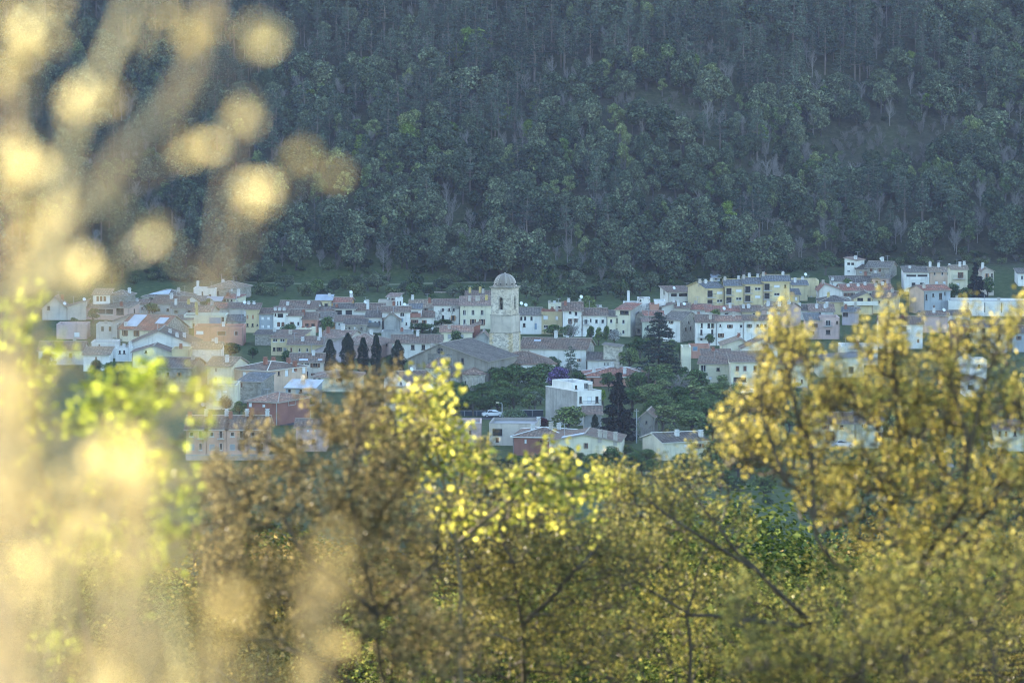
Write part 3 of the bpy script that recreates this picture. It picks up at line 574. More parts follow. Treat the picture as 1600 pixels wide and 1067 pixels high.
H('pink cube house with two small windows by the mottled block', 1016, 1030, 476, 494, 't', 3, 7, 0, 'salmon', w=[('k', 487.5, 2.4, 4, [1022, 1026.5])])
H('white parapet house with red-roofed extension behind the tall cedar', 1023, 1040, 471, 492, 't', 3, 8, 0, 'white')
H('low house with faded red roof behind the top of the cedar', 1006, 1036, 494, 512, 'g', 8, 9, 0, 'offwhite', 'red', w=[('k', 499, 3, 4, [1022, 1030])])
H('pale plastered house half hidden by the cedar', 1004, 1040, 503, 528, 'g', 6, 9, 0, 'palegreen', 'pinkish', w=[('k', 512, 3, 6, [1012, 1030])])
H('long parish hall with mottled brown roof and white walls', 812, 916, 545.5, 578, 'g', 17, 12, 10, 'white', 'brown', w=[('k', 550, 2.2, 2.6, [816, 820, 826]), ('k', 562, 3, 4, [850, 868, 905])], ow='stone', sw=[('a', 547, .9, 8, [.40, .56])], ch=[('w', .48, .5, 1.4), ('l', .22, .35, 1.6, .8)])
H('brown lean-to annex against the stone gable of the parish hall', 918, 960, 563.5, 582, 's', 12, 7, 4, 'offwhite', 'dark', w=[('d', 569, 2, 5, [945, 950, 955])])
H('roofless-looking grey stone tower block at the end of the parish hall', 943, 968, 543, 582, 'l', 4, 6, 8, 'stonelight', 'grey')
H('white house under a pointed hipped roof below the bell tower', 774, 868, 569, 598, 'h', 20, 11, -6, 'white', 'brown', w=[('o', 575, 2, 5, [800]), ('k', 575, 3, 4, [845])], eavec=(.3, .19, .14))
H('wide salmon villa with low red hipped roof and white chimneys', 906, 1022, 589, 604, 'h', 16, 13, 4, 'salmon', 'red', w=[('k', 595, 5, 6, [925, 990])], ch=[('w', .18, .2, .9), ('w', .42, .5, .6), ('w', .6, .15, 1.0), ('w', .8, .15, .9)], eavec=(.6, .58, .55))
a = H('modern grey-sided house with white balcony front and roof terrace', 902, 940, 611, 664, 't', 4, 13, -28, 'white', w=[('wwh', 625, 7, 11, [921]), ('k', 624, 4, 10, [907]), ('k', 625, 5, 10, [933])], ow='concrete', bal=[(903, 939.5, 633.5, None)])
H('', 893, 926, 597.5, 664, 't', 3, 8, -28, 'white', w=[('k', 604.5, 3.5, 6, [900]), ('d', 603.5, 6.5, 10, [916])], into=a, D=hit(921, 664) + 2.5)
H('small tiled outhouse with grey wall behind the dark pine', 912, 940, 648, 672, 's', 10, 7, 0, 'concrete', 'brown', name='outhouse', cat='outhouse')
H('little pale gabled house by the street pole', 1001, 1021, 651, 680, 'f', 8, 8, 8, 'old', 'brown', ya=643, xa=.5, w=[('k', 660, 3, 5, [1010])], sw=[('k', 662, 1, 6, [.5])])
H('beige bungalow with wide skewed gable, chimneys and skylight', 858, 968, 690, 722, 'f', 10, 12, 6, 'cream', 'brown', ya=679.5, xa=.5, w=[('d', 696, 3, 8, [915.5]), ('k', 706, 4, 5, [890, 945])], ch=[('c', .72, .02, 1.0), ('c', .79, .05, 1.0), ('c', .94, .02, 1.2), ('l', .33, .1, 4, 2.2)], floor_line=704)
H('red-walled bungalow with white eaves under a brown hipped roof', 801, 886, 683, 712, 'h', 15, 13, 8, 'redbrown', 'brown', w=[('w', 690, 3.5, 7, [821]), ('d', 690, 4, 6, [845])], eavec=(.62, .6, .57), ch=[('w', .3, .4, .6), ('w', .75, .6, .7)])
H('flat-roofed cream house with deep square carport', 764, 838, 662, 696, 't', 4, 11, 4, 'beige', w=[('gbr', 688, 7, 9, [777]), ('o', 676, 17, 13, [777])], eavec=(.3, .27, .25), ch=[('w', .98, .9, .4)])
H('low pink building with steel vent pipe behind the bright maple', 666, 752, 662, 692, 't', 4, 10, 0, 'pink', 'brown', w=[('sbr', 676, 5, 8, [735]), ('k', 675, 5, 6, [690, 712])], ch=[('c', .27, .1, 2.6)])
H('cream bungalow with brown roof and paired windows behind yellow leaves', 1036, 1106, 690.5, 718, 'g', 14, 10, -20, 'cream', 'dark', w=[('w', 697, 7, 6, [1072]), ('d', 697, 8, 6, [1093])], ch=[('w', .45, .3, .8), ('w', .95, .2, .9)], eavec=(.6, .58, .52))
H('white farmhouse with steep brown roof and arched doorway', 638, 682, 597, 642, 'g', 17, 12, -26, 'white', 'brown', w=[('k', 605.5, 4, 4.5, [647.5]), ('k', 624, 4, 5, [648, 656]), ('k', 612, 3, 5, [672])], sw=[('k', 600, .9, 4, [.3]), ('k', 612, .8, 6, [.55])])
H('low white arched annex in front of the white farmhouse', 604, 632, 611, 642, 'r', 7, 8, 0, 'white', 'brown', w=[('a', 624, 10, 10, [619])])
H('grey roofed outbuilding behind the white arched annex', 606, 626, 597, 620, 's', 6, 7, 0, 'concrete', 'grey', name='outbuilding', cat='outbuilding')
# ---------------- nearer houses on the golden side
H('large cream villa with hipped red-brown roof and red chimneys', 363, 418, 578, 616, 'h', 15, 14, 34, 'peach', 'brown', w=[('w', 585, 5.5, 7.5, [381, 399.5]), ('w', 586.5, 5, 10, [390.5]), ], sw=[('k', 584, .7, 6, [.3]), ('w', 585, 1.2, 11, [.5]), ('w', 582, 1.4, 7, [.68]), ('w', 583, 1.2, 12, [.92])], ch=[('b', .3, .75, .8), ('b', .6, .3, 1.2), ('b', .75, .75, .8), ('b', .98, .72, .9)], eavec=(.62, .55, .47))
H('pale house with four evenly spaced windows beside the first cypress', 453, 505, 566.5, 596, 'g', 14, 10, 0, 'beige', 'brown', w=[('d', 570.5, 7.4, 7, [466.5, 479.5, 492.5]), ('d', 586, 4.5, 12, [480]), ('d', 585, 6, 4, [492])], ch=[('l', .4, .1, 2, .8), ('l', .9, .1, 1, .6)])
H('pale terrace wall with balcony at the corner of the cream villa', 456, 472, 581, 600, 't', 3, 5, 0, 'white', D=862)
H('brown hip-roofed bungalow in front of the cypress row', 488, 560, 590, 612, 'h', 12, 11, 4, 'cream', 'pinkish', w=[('k', 594, 4, 6, [491, 499]), ('k', 594, 5, 5, [530])])
H('rubble stone shed with flat sheet roof by the villa', 371, 408, 597, 630, 's', 6, 9, 14, 'stone', 'slate', w=[('sbr', 602, 4, 8, [377])], name='shed', cat='shed')
H('cream warehouse with large pale door beside the round bush', 322, 370, 602.5, 640, 't', 3, 10, 0, 'cream', w=[('gwh', 617, 20, 20, [336]), ('w', 612, 8, 5, [351])], name='warehouse', cat='warehouse')
H('dark red house with layered terracotta roof', 385, 434, 628, 664, 'h', 16, 13, 26, 'redbrown', 'terra', w=[('w', 633.5, 5.5, 7, [390]), ('w', 634, 5, 5, [412])], sw=[('o', 632, 3, 8, [.45])], ch=[('a', .45, .2, .2)])
H('house with tilted solar panels on its sheet roof', 446, 492, 607, 634, 's', 10, 8, 8, 'bluegrey', 'panel', w=[('k', 602 + 9, 4, 5, [452, 470])])
b = ('pink terraced house with white balconies, nearest the golden twigs', 'pink terraced house with a single centre window', 'pink terraced house half hidden by the brown bush', 'pink terraced house beginning the row under golden blur')
for i, (x0, x1) in enumerate(((322, 354), (354, 386), (386, 418), (290, 322))):
    H(b[i], x0 + .5, x1, 671, 712, 'g', 20, 11, 0, 'rose', 'brown', w=[('d', 678.5, 6, 7, [x0 + 9]), ('b', 679, 5.5, 12, [x0 + 23]), ('g', 699, 9, 10, [x0 + 9]), ('d', 698, 5, 11, [x0 + 23])], ch=[('b', .1, .4, .9), ('w', .9, .5, .9)], group='pink terraced houses in a row', floor_line=689, eavec=(.6, .5, .43))
H('red brick house with white blind glimpsed through the brown bush', 548, 594, 646, 690, 's', 8, 9, 0, 'brick', 'brown', w=[('sb' if 0 else 'k', 650, 7, 10, [557]), ('w', 656, 6, 5, [582])])
H('pink house with small white windows deep in the brown bush', 462, 510, 668, 705, 'g', 12, 10, 0, 'pink', 'brown', w=[('w', 673, 3.4, 4, [481, 492]), ('k', 690, 5, 8, [470, 490])])
# ---------------- up the slope and behind the yellow tree
H('white house with three wide loggias under a long brown roof', 1044, 1090, 457, 480, 's', 9, 9, -12, 'offwhite', 'brown', w=[('o', 461, 10, 5.5, [1053]), ('o', 461, 14, 5.5, [1067.5]), ('o', 461, 9.5, 5.5, [1082.5]), ('k', 473.5, 8, 4, [1071, 1084.5])], sw=[('a', 458, 1.3, 8, [.5])], floor_line=464.5)
for i, (x0, x1, ye, lab) in enumerate(((1103, 1132.5, 451, 'yellow apartment unit at the lowest end of the stepped block'), (1132.5, 1162, 447.5, 'yellow apartment unit second up the stepped block'), (1162, 1192, 444.5, 'yellow apartment unit third up the stepped block'), (1192, 1234, 440.5, 'yellow apartment unit at the top of the stepped block'))):
    x = x0
    H(lab, x0 + .15, x1 - .15, ye, 487, 'g', 11, 11, -24 if i == 0 else 0, 'yellow', 'slate', w=[('o', ye + 8, 9, 11, [x + 6.5]), ('o', ye + 22, 9, 10, [x + 6.5]), ('w' if i != 2 else 'd', ye + 7, 9.5, 4.5, [x + 22]), (('d', 'd', 'w', 'd')[i], ye + 19.5, 9, 4.5, [x + 22])] + ([('k', ye + 7, 3, 5, [x + 35])] if i == 3 else []),
      bal=[(x + .8, x + 14.5, ye + 13.5, None), (x + .8, x + 14.5, ye + 27, None)], name='apartment_block', cat='apartment block', group='stepped row of yellow apartment units', ch=[('c', .05, .4, .8), ('w', .8, .5, .6)], eavec=(.55, .43, .2))
H('grey-roofed cabin on the roof of the stepped yellow block', 1113, 1125, 434.5, 460, 's', 3, 5, 0, 'bluegrey', 'panel', D=1098, w=[('o', 436.5, 5, 3, [1119])])
H('yellow house with low slate roof and four white windows', 1206, 1250, 461.5, 484, 's', 10, 9, 0, 'yellow', 'slate', w=[('w', 467, 6.5, 8, [1213]), ('w', 466.5, 3.8, 5, [1224.5, 1233]), ('w', 467, 4, 6, [1244])])
H('tall yellow wall house with one-sided slate roof', 1240, 1279.5, 438.5, 484, 'r' if 0 else 't', 3, 10, 0, 'yellow', 'slate', w=[('k', 450, 3.6, 6.5, [1276]), ('k', 463, 2, 4, [1262]), ('w', 465, 3.4, 5, [1268]), ('k', 463, 2, 7, [1277])], D=1066)
H('slate lean-to roof in front of the tall yellow wall', 1238, 1262, 446, 484, 's', 5, 7, 0, 'yellow', 'slate', D=1056, ch=[('d', .95, .8, 2)])
H('plain grey-cream gable house beside the tall yellow wall', 1280, 1315, 454, 484, 'f', 10, 10, 0, 'offwhite', 'red', ya=444.5, xa=.25)
H('white tower-like house with two dark openings high on the slope', 1320, 1338, 408, 434, 'l', 4.5, 7, 24, 'white', 'pinkish', w=[('o', 412.5, 5, 4.5, [1326]), ('o', 412.5, 5, 4.5, [1332]), ('d', 424, 4, 3, [1326])], ch=[('w', .7, .3, .8), ('a', .9, .3, 1)])
H('low stone link house with dark roof beside the white tower house', 1338, 1354, 421.5, 436, 's', 8, 6, 0, 'stone', 'dark', w=[('wbl', 425.5, 4, 3, [1345])])
H('grey stone farmhouse with two arched brown shutters high on the slope', 1353.5, 1390, 418.5, 436, 'g', 10, 9, 18, 'stone', 'grey', w=[('Abr', 422.5, 5, 6, [1361.5, 1374.5])], ch=[('w', .55, .5, 1.0)])
H('low white house with mottled grey roof under the white tower house', 1300, 1324, 440, 452, 's', 8.5, 8, 0, 'white', 'grey', ch=[('w', .05, .1, .6)])
H('red-walled house with wide dark tile roof in the slope row', 1325, 1362, 442, 454, 'g', 11, 9, 0, 'salmon', 'dark', w=[('k', 446, 3, 4, [1335, 1350])])
H('mauve house with tiled roof beside the wide dark tile roof', 1362.5, 1388, 435, 454, 'g', 7, 8, 10, 'pink', 'grey', w=[('k', 440.5, 4, 3.5, [1370]), ('k', 440, 3, 4, [1381])])
H('long row house with dark red roof and many small white vents', 1316, 1396, 454.5, 474, 'g', 11, 9, -8, 'offwhite', 'red', w=[('k', 460, 4.5, 5.5, [1322, 1331, 1345]), ('d', 460, 4, 5, [1360, 1376])], ch=[('w', .15, .3, .5), ('w', .35, .3, .5), ('w', .5, .4, .5), ('w', .7, .3, .5), ('w', .85, .4, .5), ('w', .25, .6, .5)])
H('white villa with two shaded terraces and small roof cabin', 1413.5, 1452, 426, 456, 's', 4, 9, 0, 'white', 'grey', w=[('o', 431, 16, 4, [1424]), ('o', 431, 16, 4, [1441.5]), ('k', 444.5, 6, 5.5, [1427.5, 1440.5])], floor_line=436.5, ch=[('w', .3, .7, .4)])
H('pale rooftop cabin on the white villa', 1419, 1431, 420.5, 456, 's', 2, 5, 0, 'white', 'grey', D=1100, w=[('o', 422.6, 8, 2, [1425])])
H('peach town house with brown eaves and two white doors', 1452.5, 1486, 425, 456, 'g', 8, 9, 0, 'peach', 'tan', w=[('d', 428, 3, 4.5, [1460.5, 1472.5, 1481]), ('w', 443, 5, 7, [1463.5, 1475.5])], floor_line=435, ch=[('w', .1, .5, 1.2), ('d', .98, .4, .8)])
H('pale peach house with shaded balcony beside the dark pine', 1486.5, 1512, 421.5, 468, 'g', 7, 9, 0, 'cream', 'tan', w=[('d', 430, 4.5, 9, [1501]), ('w', 444.5, 5.5, 5, [1497]), ('d', 455, 5, 6, [1496])], bal=[(1489, 1508, 435.5, None)], ch=[('w', .9, .5, .8)])
H('beige gabled house behind the dark pine', 1534, 1553, 424, 462, 'f', 8, 9, 0, 'beige', 'pinkish', ya=419.5, xa=.4, w=[('d', 430.5, 3, 6, [1542]), ('k', 430, 2.5, 5, [1550]), ('d', 443, 3, 6, [1542])], ch=[('w', .2, .4, 1.4)])
H('grey-blue house with red roof and tall service doors', 1443, 1486, 454, 492, 'g', 9, 9, -20, 'bluegrey', 'red', w=[('k', 461, 3, 5, [1458]), ('k', 463, 5, 10, [1470]), ('k', 459, 2, 5, [1477]), ('sbr', 481, 3, 9, [1459.5]), ('k', 464, 3, 9, [1447])], ow='peach', ch=[('c', .1, .2, 1.0)])
H('long white concrete warehouse behind the yellow treetop', 1482, 1620, 471, 494, 't', 3, 12, 6, 'white', 'slab', w=[('o', 481, 1.6, 16, [1513, 1539, 1565])], name='warehouse', cat='warehouse')
H('brown hip-roofed house in front of the long vented row', 1282, 1330, 472, 492, 'h', 11, 11, 0, 'ochre', 'dark', w=[('k', 478, 3, 4, [1300])], ch=[('y', .3, .4, 1.0)])
H('timber-gabled house with cream terrace wall', 1334, 1364, 467, 492, 'f', 10, 9, 0, 'yellow', 'dark', ya=458, xa=.72, w=[('k', 469, 9, 7, [1344]), ('k', 469, 5, 7, [1358])], bal=[(1318, 1372, 476, (.68, .65, .58))])
H('brown-roofed cream house beside the timber gable', 1362, 1398, 466, 490, 'g', 11, 9, 14, 'cream', 'brown', w=[('k', 472, 3, 4, [1374, 1388])], ch=[('c', .8, .4, .8)])
H('white house with small black window under a mottled pink roof', 1266, 1303, 487, 502, 'g', 12, 10, 0, 'white', 'pinkish', w=[('k', 484 + 6, 3, 3.5, [1281])], ch=[('w', .3, .2, .9), ('w', .65, .2, .9)])
H('dark-roofed low house between the salmon house and the mottled pink roof', 1243, 1276, 485, 500, 'g', 9, 9, 0, 'offwhite', 'dark', ch=[('w', .2, .1, 1.2)])
H('lilac house with black windows in the yellow treetop', 1316, 1340, 488, 508, 'g', 8, 8, 8, 'lavender', 'slate', w=[('k', 489.5 + 2, 8, 6, [1321])], ch=[('b', .2, .3, .9), ('c', .8, .5, 1)])
H('pink flat-topped house with balcony by the yellow treetop', 1282, 1312, 496.5, 530, 't', 3, 9, 0, 'pink', w=[('b', 505, 8, 9, [1294]), ('k', 504, 3, 5, [1308]), ('k', 519, 7, 7, [1294])], floor_line=512.5)
H('pink house wing with dark roof and one square window', 1260, 1282, 501.5, 530, 's', 12, 9, 0, 'pink', 'slate', w=[('k', 508.5, 4.5, 6, [1273]), ('k', 520, 4, 5, [1268])], floor_line=512.5)
H('white gabled house with brown roof above the white town houses', 1077, 1103, 484.5, 496, 'g', 9.5, 9, 20, 'white', 'red', w=[('w', 487.5, 4, 4, [1086.5]), ('w', 487.5, 4, 4, [1094])])
H('dark-roofed small house by the cedar top', 1034, 1056, 481, 494, 'r', 7, 8, 0, 'offwhite', 'brown', ch=[('w', .9, .5, .7)])
H('brown-roofed house with pipe between the cedar and the white gable', 1056, 1078, 482, 496, 'g', 8, 9, 0, 'beige', 'brown', ch=[('w', .2, .2, 1.2), ('d', .6, .2, .7)])
H('low roof house with a bright red section', 1104, 1158, 488, 500, 's', 7, 8, 0, 'offwhite', 'red', w=[('o', 490.5, 6, 3, [1120, 1135])])
H('yellow-walled house with terraced brown roof', 1160, 1190, 487, 502, 's', 8, 8, 0, 'ochre', 'brown', w=[('d', 491, 4, 4, [1178])], ch=[('w', .1, .5, .7), ('w', .4, .6, .6)])
H('salmon-pink house with wide grey-brown roof', 1190.5, 1228, 484, 512, 'g', 12, 10, 26, 'pink', 'tan', w=[('w', 489, 6.5, 5.5, [1201, 1216]), ('d', 502, 5, 7, [1198])], floor_line=494.5, ch=[('w', .15, .2, 1.0), ('w', .6, .2, 1.0)])
H('stone-sided white house behind the cedar', 1036, 1064, 500.5, 534, 'g', 14, 11, 28, 'white', 'grey', ow='stone', w=[('k', 503.5, 3, 4, [1049]), ('sbr', 517, 3.6, 7, [1048])], sw=[('k', 505, .7, 4, [.4, .7]), ('k', 515, .9, 6, [.25, .5, .8])])
H('white town house with long balcony full of washing', 1088.5, 1120, 504, 540, 'g', 12, 10, 0, 'white', 'brown', w=[('k', 508.5, 3, 7, [1096.5]), ('k', 509, 4, 7, [1107.5]), ('k', 509, 3, 7, [1113.5]), ('k', 519, 3.4, 8, [1096, 1113]), ('o', 530, 4, 5, [1096])], bal=[(1091, 1118, 527, None)], ch=[('c', .7, .2, 1.2)])
H('white house with quoined corner beside the washing balcony', 1120.5, 1162, 502.5, 540, 'g', 9, 10, 0, 'white', 'terra', w=[('d', 510, 4.5, 5.5, [1140.5, 1162 - 4]), ('k', 508.5, 2.5, 3.5, [1125.5]), ('k', 524, 5, 6, [1126.5])])
H('white house with three small windows at the end of the quoined house', 1162.5, 1200, 501.5, 540, 'g', 9, 10, 0, 'white', 'brown', w=[('d', 509, 4.5, 5.5, [1171]), ('k', 508.5, 4, 4, [1184, 1190, 1196])])
H('brown house with two-level tiled roof under the washing balcony', 1092, 1140, 569, 600, 's', 9, 8, 6, 'cream', 'brown', w=[('d', 575.5, 8, 10, [1099]), ('k', 577, 5, 5, [1122]), ('w', 591, 5, 5, [1110])])
H('upper tiled storey with brown blinds behind the two-level roof', 1098, 1142, 556, 600, 's', 7, 7, 0, 'cream', 'brown', D=864, w=[('sbr', 558.5, 9, 3, [1109])])
H('pale cylinder-edged house wall by the cedar foot', 1066, 1080, 543, 580, 't', 3, 8, 0, 'cream')
H('low terrace wall house with blue tarpaulin', 1078, 1110, 541, 560, 't', 3, 8, 0, 'salmon', 'slab', w=[('gbl', 539 + 6, 8, 7, [1086])])
H('long beige apartment house with deep balconies behind the yellow tree', 1142, 1210, 566, 606, 's', 8, 11, 0, 'cream', 'brown', w=[('sbr', 576, 6, 9, [1152, 1164]), ('k', 576, 5, 9, [1220 - 40]), ('k', 593, 20, 7, [1156]), ('sbr', 577, 6, 10, [1199]), ('k', 594, 4, 7, [1199])], bal=[(1143, 1180, 604, (.6, .57, .5))], name='apartment_house', cat='apartment house')
H('cream apartment wing with tall yellow blinds behind the yellow tree', 1210.5, 1262, 570, 606, 'g', 10, 11, 0, 'cream', 'brown', w=[('sbr', 579, 6, 9, [1219, 1229]), ('sog', 594, 2.6, 8, [1237 - 2, 1242]), ('k', 596, 3, 6, [1253])], name='apartment_house', cat='apartment house')
H('white gable over the two-level roof half behind yellow leaves', 1128, 1170, 540, 575, 'f', 12, 10, 0, 'cream', 'tan', ya=530, xa=.7)
H('white gabled house deep in yellow leaves', 1160, 1215, 545, 580, 'f', 12, 10, 0, 'white', 'brown', ya=529, xa=.62, w=[('k', 540, 4, 5, [1198])])
H('long flat workshop with pale blue roof behind yellow leaves', 1280, 1350, 563, 590, 'r', 5, 14, 0, 'cream', 'slate', w=[('k', 578, 8, 10, [1330]), ('d', 577, 8, 8, [1300])], name='workshop', cat='workshop')
H('pale blue flat-roofed workshop above the long flat workshop', 1315, 1372, 541, 570, 't', 3, 10, 0, 'white', 'panel', name='workshop', cat='workshop')
H('white house with glazed balcony deep in the yellow tree', 1376, 1442, 507, 545, 'g', 13, 10, 0, 'white', 'brown', w=[('d', 514, 14, 8, [1410]), ('d', 526, 8, 6, [1410]), ('sbr', 533, 4, 6, [1435]), ('k', 512, 3, 5, [1382])], bal=[(1400, 1421, 521, None)])
H('white house with brown roof behind the yellow crown below the grey-blue house', 1440, 1482, 494, 520, 'g', 8, 9, 0, 'pink', 'brown', ch=[('w', .5, .3, .9)])
H('low house with two white dormers behind the yellow crown', 1487, 1516, 493, 515, 'g', 8, 8, 0, 'offwhite', 'dark', w=[('w', 496, 4, 3.5, [1493, 1500])])
H('dull purple-red house under a long roof behind the yellow crown', 1490, 1512, 510, 540, 'g', 10, 10, 0, 'redbrown', 'brown', w=[('k', 514, 3, 5, [1495, 1503]), ('k', 525, 3, 5, [1505])])
H('yellow house with dark windows behind the yellow crown', 1512, 1550, 511, 540, 'g', 10, 10, 0, 'yellow', 'brown', w=[('k', 516, 4, 6, [1517, 1524, 1537]), ('k', 528, 4, 6, [1537])])
H('orange gabled house next to the yellow house with dark windows', 1550, 1588, 512, 540, 'f', 10, 10, 0, 'ochre', 'brown', ya=500, xa=.4)
H('slim white house with three small windows in front of the orange gable', 1548, 1570, 519, 552, 's', 5, 8, 14, 'white', 'brown', w=[('k', 524, 2, 3, [1562]), ('k', 533, 2, 3, [1557, 1565])])
H('dark-roofed house at the frame edge beyond the orange gable', 1582, 1625, 521, 550, 'g', 12, 10, 0, 'bluegrey', 'dark', w=[('k', 528, 4, 6, [1592])])
H('small white gabled house between trunks of the yellow tree', 1494, 1523, 561, 585, 'f', 9, 9, 0, 'white', 'grey', ya=549, xa=.5)
H('white cube house between trunks of the yellow tree', 1522, 1542, 563, 592, 't', 3, 8, 0, 'white', w=[('k', 572, 3, 5, [1530])])
H('low white bungalow with open porch between trunks of the yellow tree', 1508, 1542, 597, 620, 'f', 8, 9, 0, 'white', 'brown', ya=592, xa=.4, w=[('o', 605, 9, 8, [1516])])
H('white house on the bank beyond the beige gable', 1591, 1625, 428, 447, 's', 4, 8, 0, 'white', 'grey', w=[('d', 434, 3, 6, [1597])])
H('beige semi-detached house with brown hipped roof behind the lower yellow branches', 1338, 1380, 661, 700, 'g', 16, 11, 0, 'cream', 'dark', w=[('d', 665.5, 7, 7, [1349]), ('o', 665, 8, 6, [1373]), ('k', 682, 6, 13, [1374])], ch=[('w', .15, .3, .9), ('w', .55, .3, 1.0)])
H('beige semi-detached house with dark garage behind the lower yellow branches', 1272, 1337, 662, 700, 'g', 16, 11, 0, 'cream', 'brown', w=[('o', 681, 15, 16, [1297]), ('k', 667, 6, 6, [1290, 1315]), ('k', 680, 4, 6, [1281])])
H('cream house end behind the lower yellow branches', 1555, 1600, 672, 705, 'g', 14, 10, 0, 'cream', 'brown', w=[('sbr', 678, 4, 9, [1562, 1572]), ('k', 677, 4, 7, [1586])])
# ------------------------------------------------------------------ church and bell tower
def church():
    c = H('old stone church with low wide gable, round window and three rounded apses', 637, 762, 563, 605, 'f', 10, 17, 22, 'old', 'church', ya=538, xa=.40, w=[('k', 563, 4, 9, [723])], name='church', cat='church', eavec=(.3, .27, .23))
    M = ROOTM[c.name]; D = M.translation.y; Mi = M.inverted(); s = pxm(D); W = (762 - 637) / s / math.cos(R(22))
    lx = lambda px: -W / 2 + (px - 637) / (762 - 637) * W
    lz = lambda py: (Mi @ P(700, py, D)).z
    g = MB(); z = lz(549); x = lx(688); q = [(math.cos(t * math.pi / 10), math.sin(t * math.pi / 10)) for t in range(21)]
    for (a, b), (a2, b2) in zip(q, q[1:]):
        g.face([(x + .72 * a, -.1, z + .72 * b), (x + .72 * a2, -.1, z + .72 * b2), (x + .98 * a2, -.1, z + .98 * b2), (x + .98 * a, -.1, z + .98 * b)]); g.face([(x + .98 * a, -.1, z + .98 * b), (x + .98 * a2, -.1, z + .98 * b2), (x + .98 * a2, .05, z + .98 * b2), (x + .98 * a, .05, z + .98 * b)])
    o = g.build('round_window', stone(STONE['stonedark']), c)
    g = MB(); g.face([(x + .72 * a, -.04, z + .72 * b) for a, b in q[:20]]); g.box(x - .04, -.07, z - .7, x + .04, -.045, z + .7, 1); g.box(x - .7, -.075, z - .04, x + .7, -.05, z + .04, 1); g.build('pane', [glass(0), plain((.2, .19, .17))], o)
    g = MB(); g.box(lx(668), -.05, lz(571), lx(706), -.004, lz(553)); g.build('blocked_arch', stone((.2, .195, .18)), c)
    for px, r, yw, yr, wx in ((686, 2.75, 573.5, 558, None), (742, 2.5, 582, 571.5, 735), (714, 1.45, 586.5, 578, 711)):
        x = lx(px); z = lz(yw); zt = lz(yr); g = MB(); g.lathe([(r, -1), (r, z - .5), (r + .12, z - .45), (r + .12, z)], 14, 0, x, -.35, math.pi)
        ap = g.build('apse', stone(STONE['stonelight']), c)
        g = MB(); g.lathe([(r + .12, z + .002), (r + .4, z - .05), (r + .4, z + .12), (0.001, zt)], 14, 0, x, -.35, math.pi); g.build('roof', tiles(ROOF['pinkish']), ap)
        if wx:
            th = -math.pi / 2 + math.asin(max(-1, min(1, (lx(wx) - x) / r))); zz = z - 2.0
            T = Matrix.Translation((x + (r + .01) * math.cos(th), -.35 + (r + .01) * math.sin(th), zz)) @ Matrix.Rotation(th + math.pi / 2, 4, 'Z')
            g = MB(); g.box(-.17, -.03, -.55, .17, .05, .55, 0); g.box(-.26, -.05, .551, .26, .06, .66, 1); g.build('slit_window', [plain((.02, .02, .02)), stone(STONE['stone'])], ap, T)
        for k in range(6):                                            # flat pilaster strips
            th = math.pi + (k + .5) * math.pi / 6; T = Matrix.Translation((x + (r + .02) * math.cos(th), -.35 + (r + .02) * math.sin(th), 0)) @ Matrix.Rotation(th + math.pi / 2, 4, 'Z')
            g = MB(); g.box(-.09, -.05, -1, .09, .05, z - .5); g.build('pilaster', stone(STONE['stonelight']), ap, T)
church()
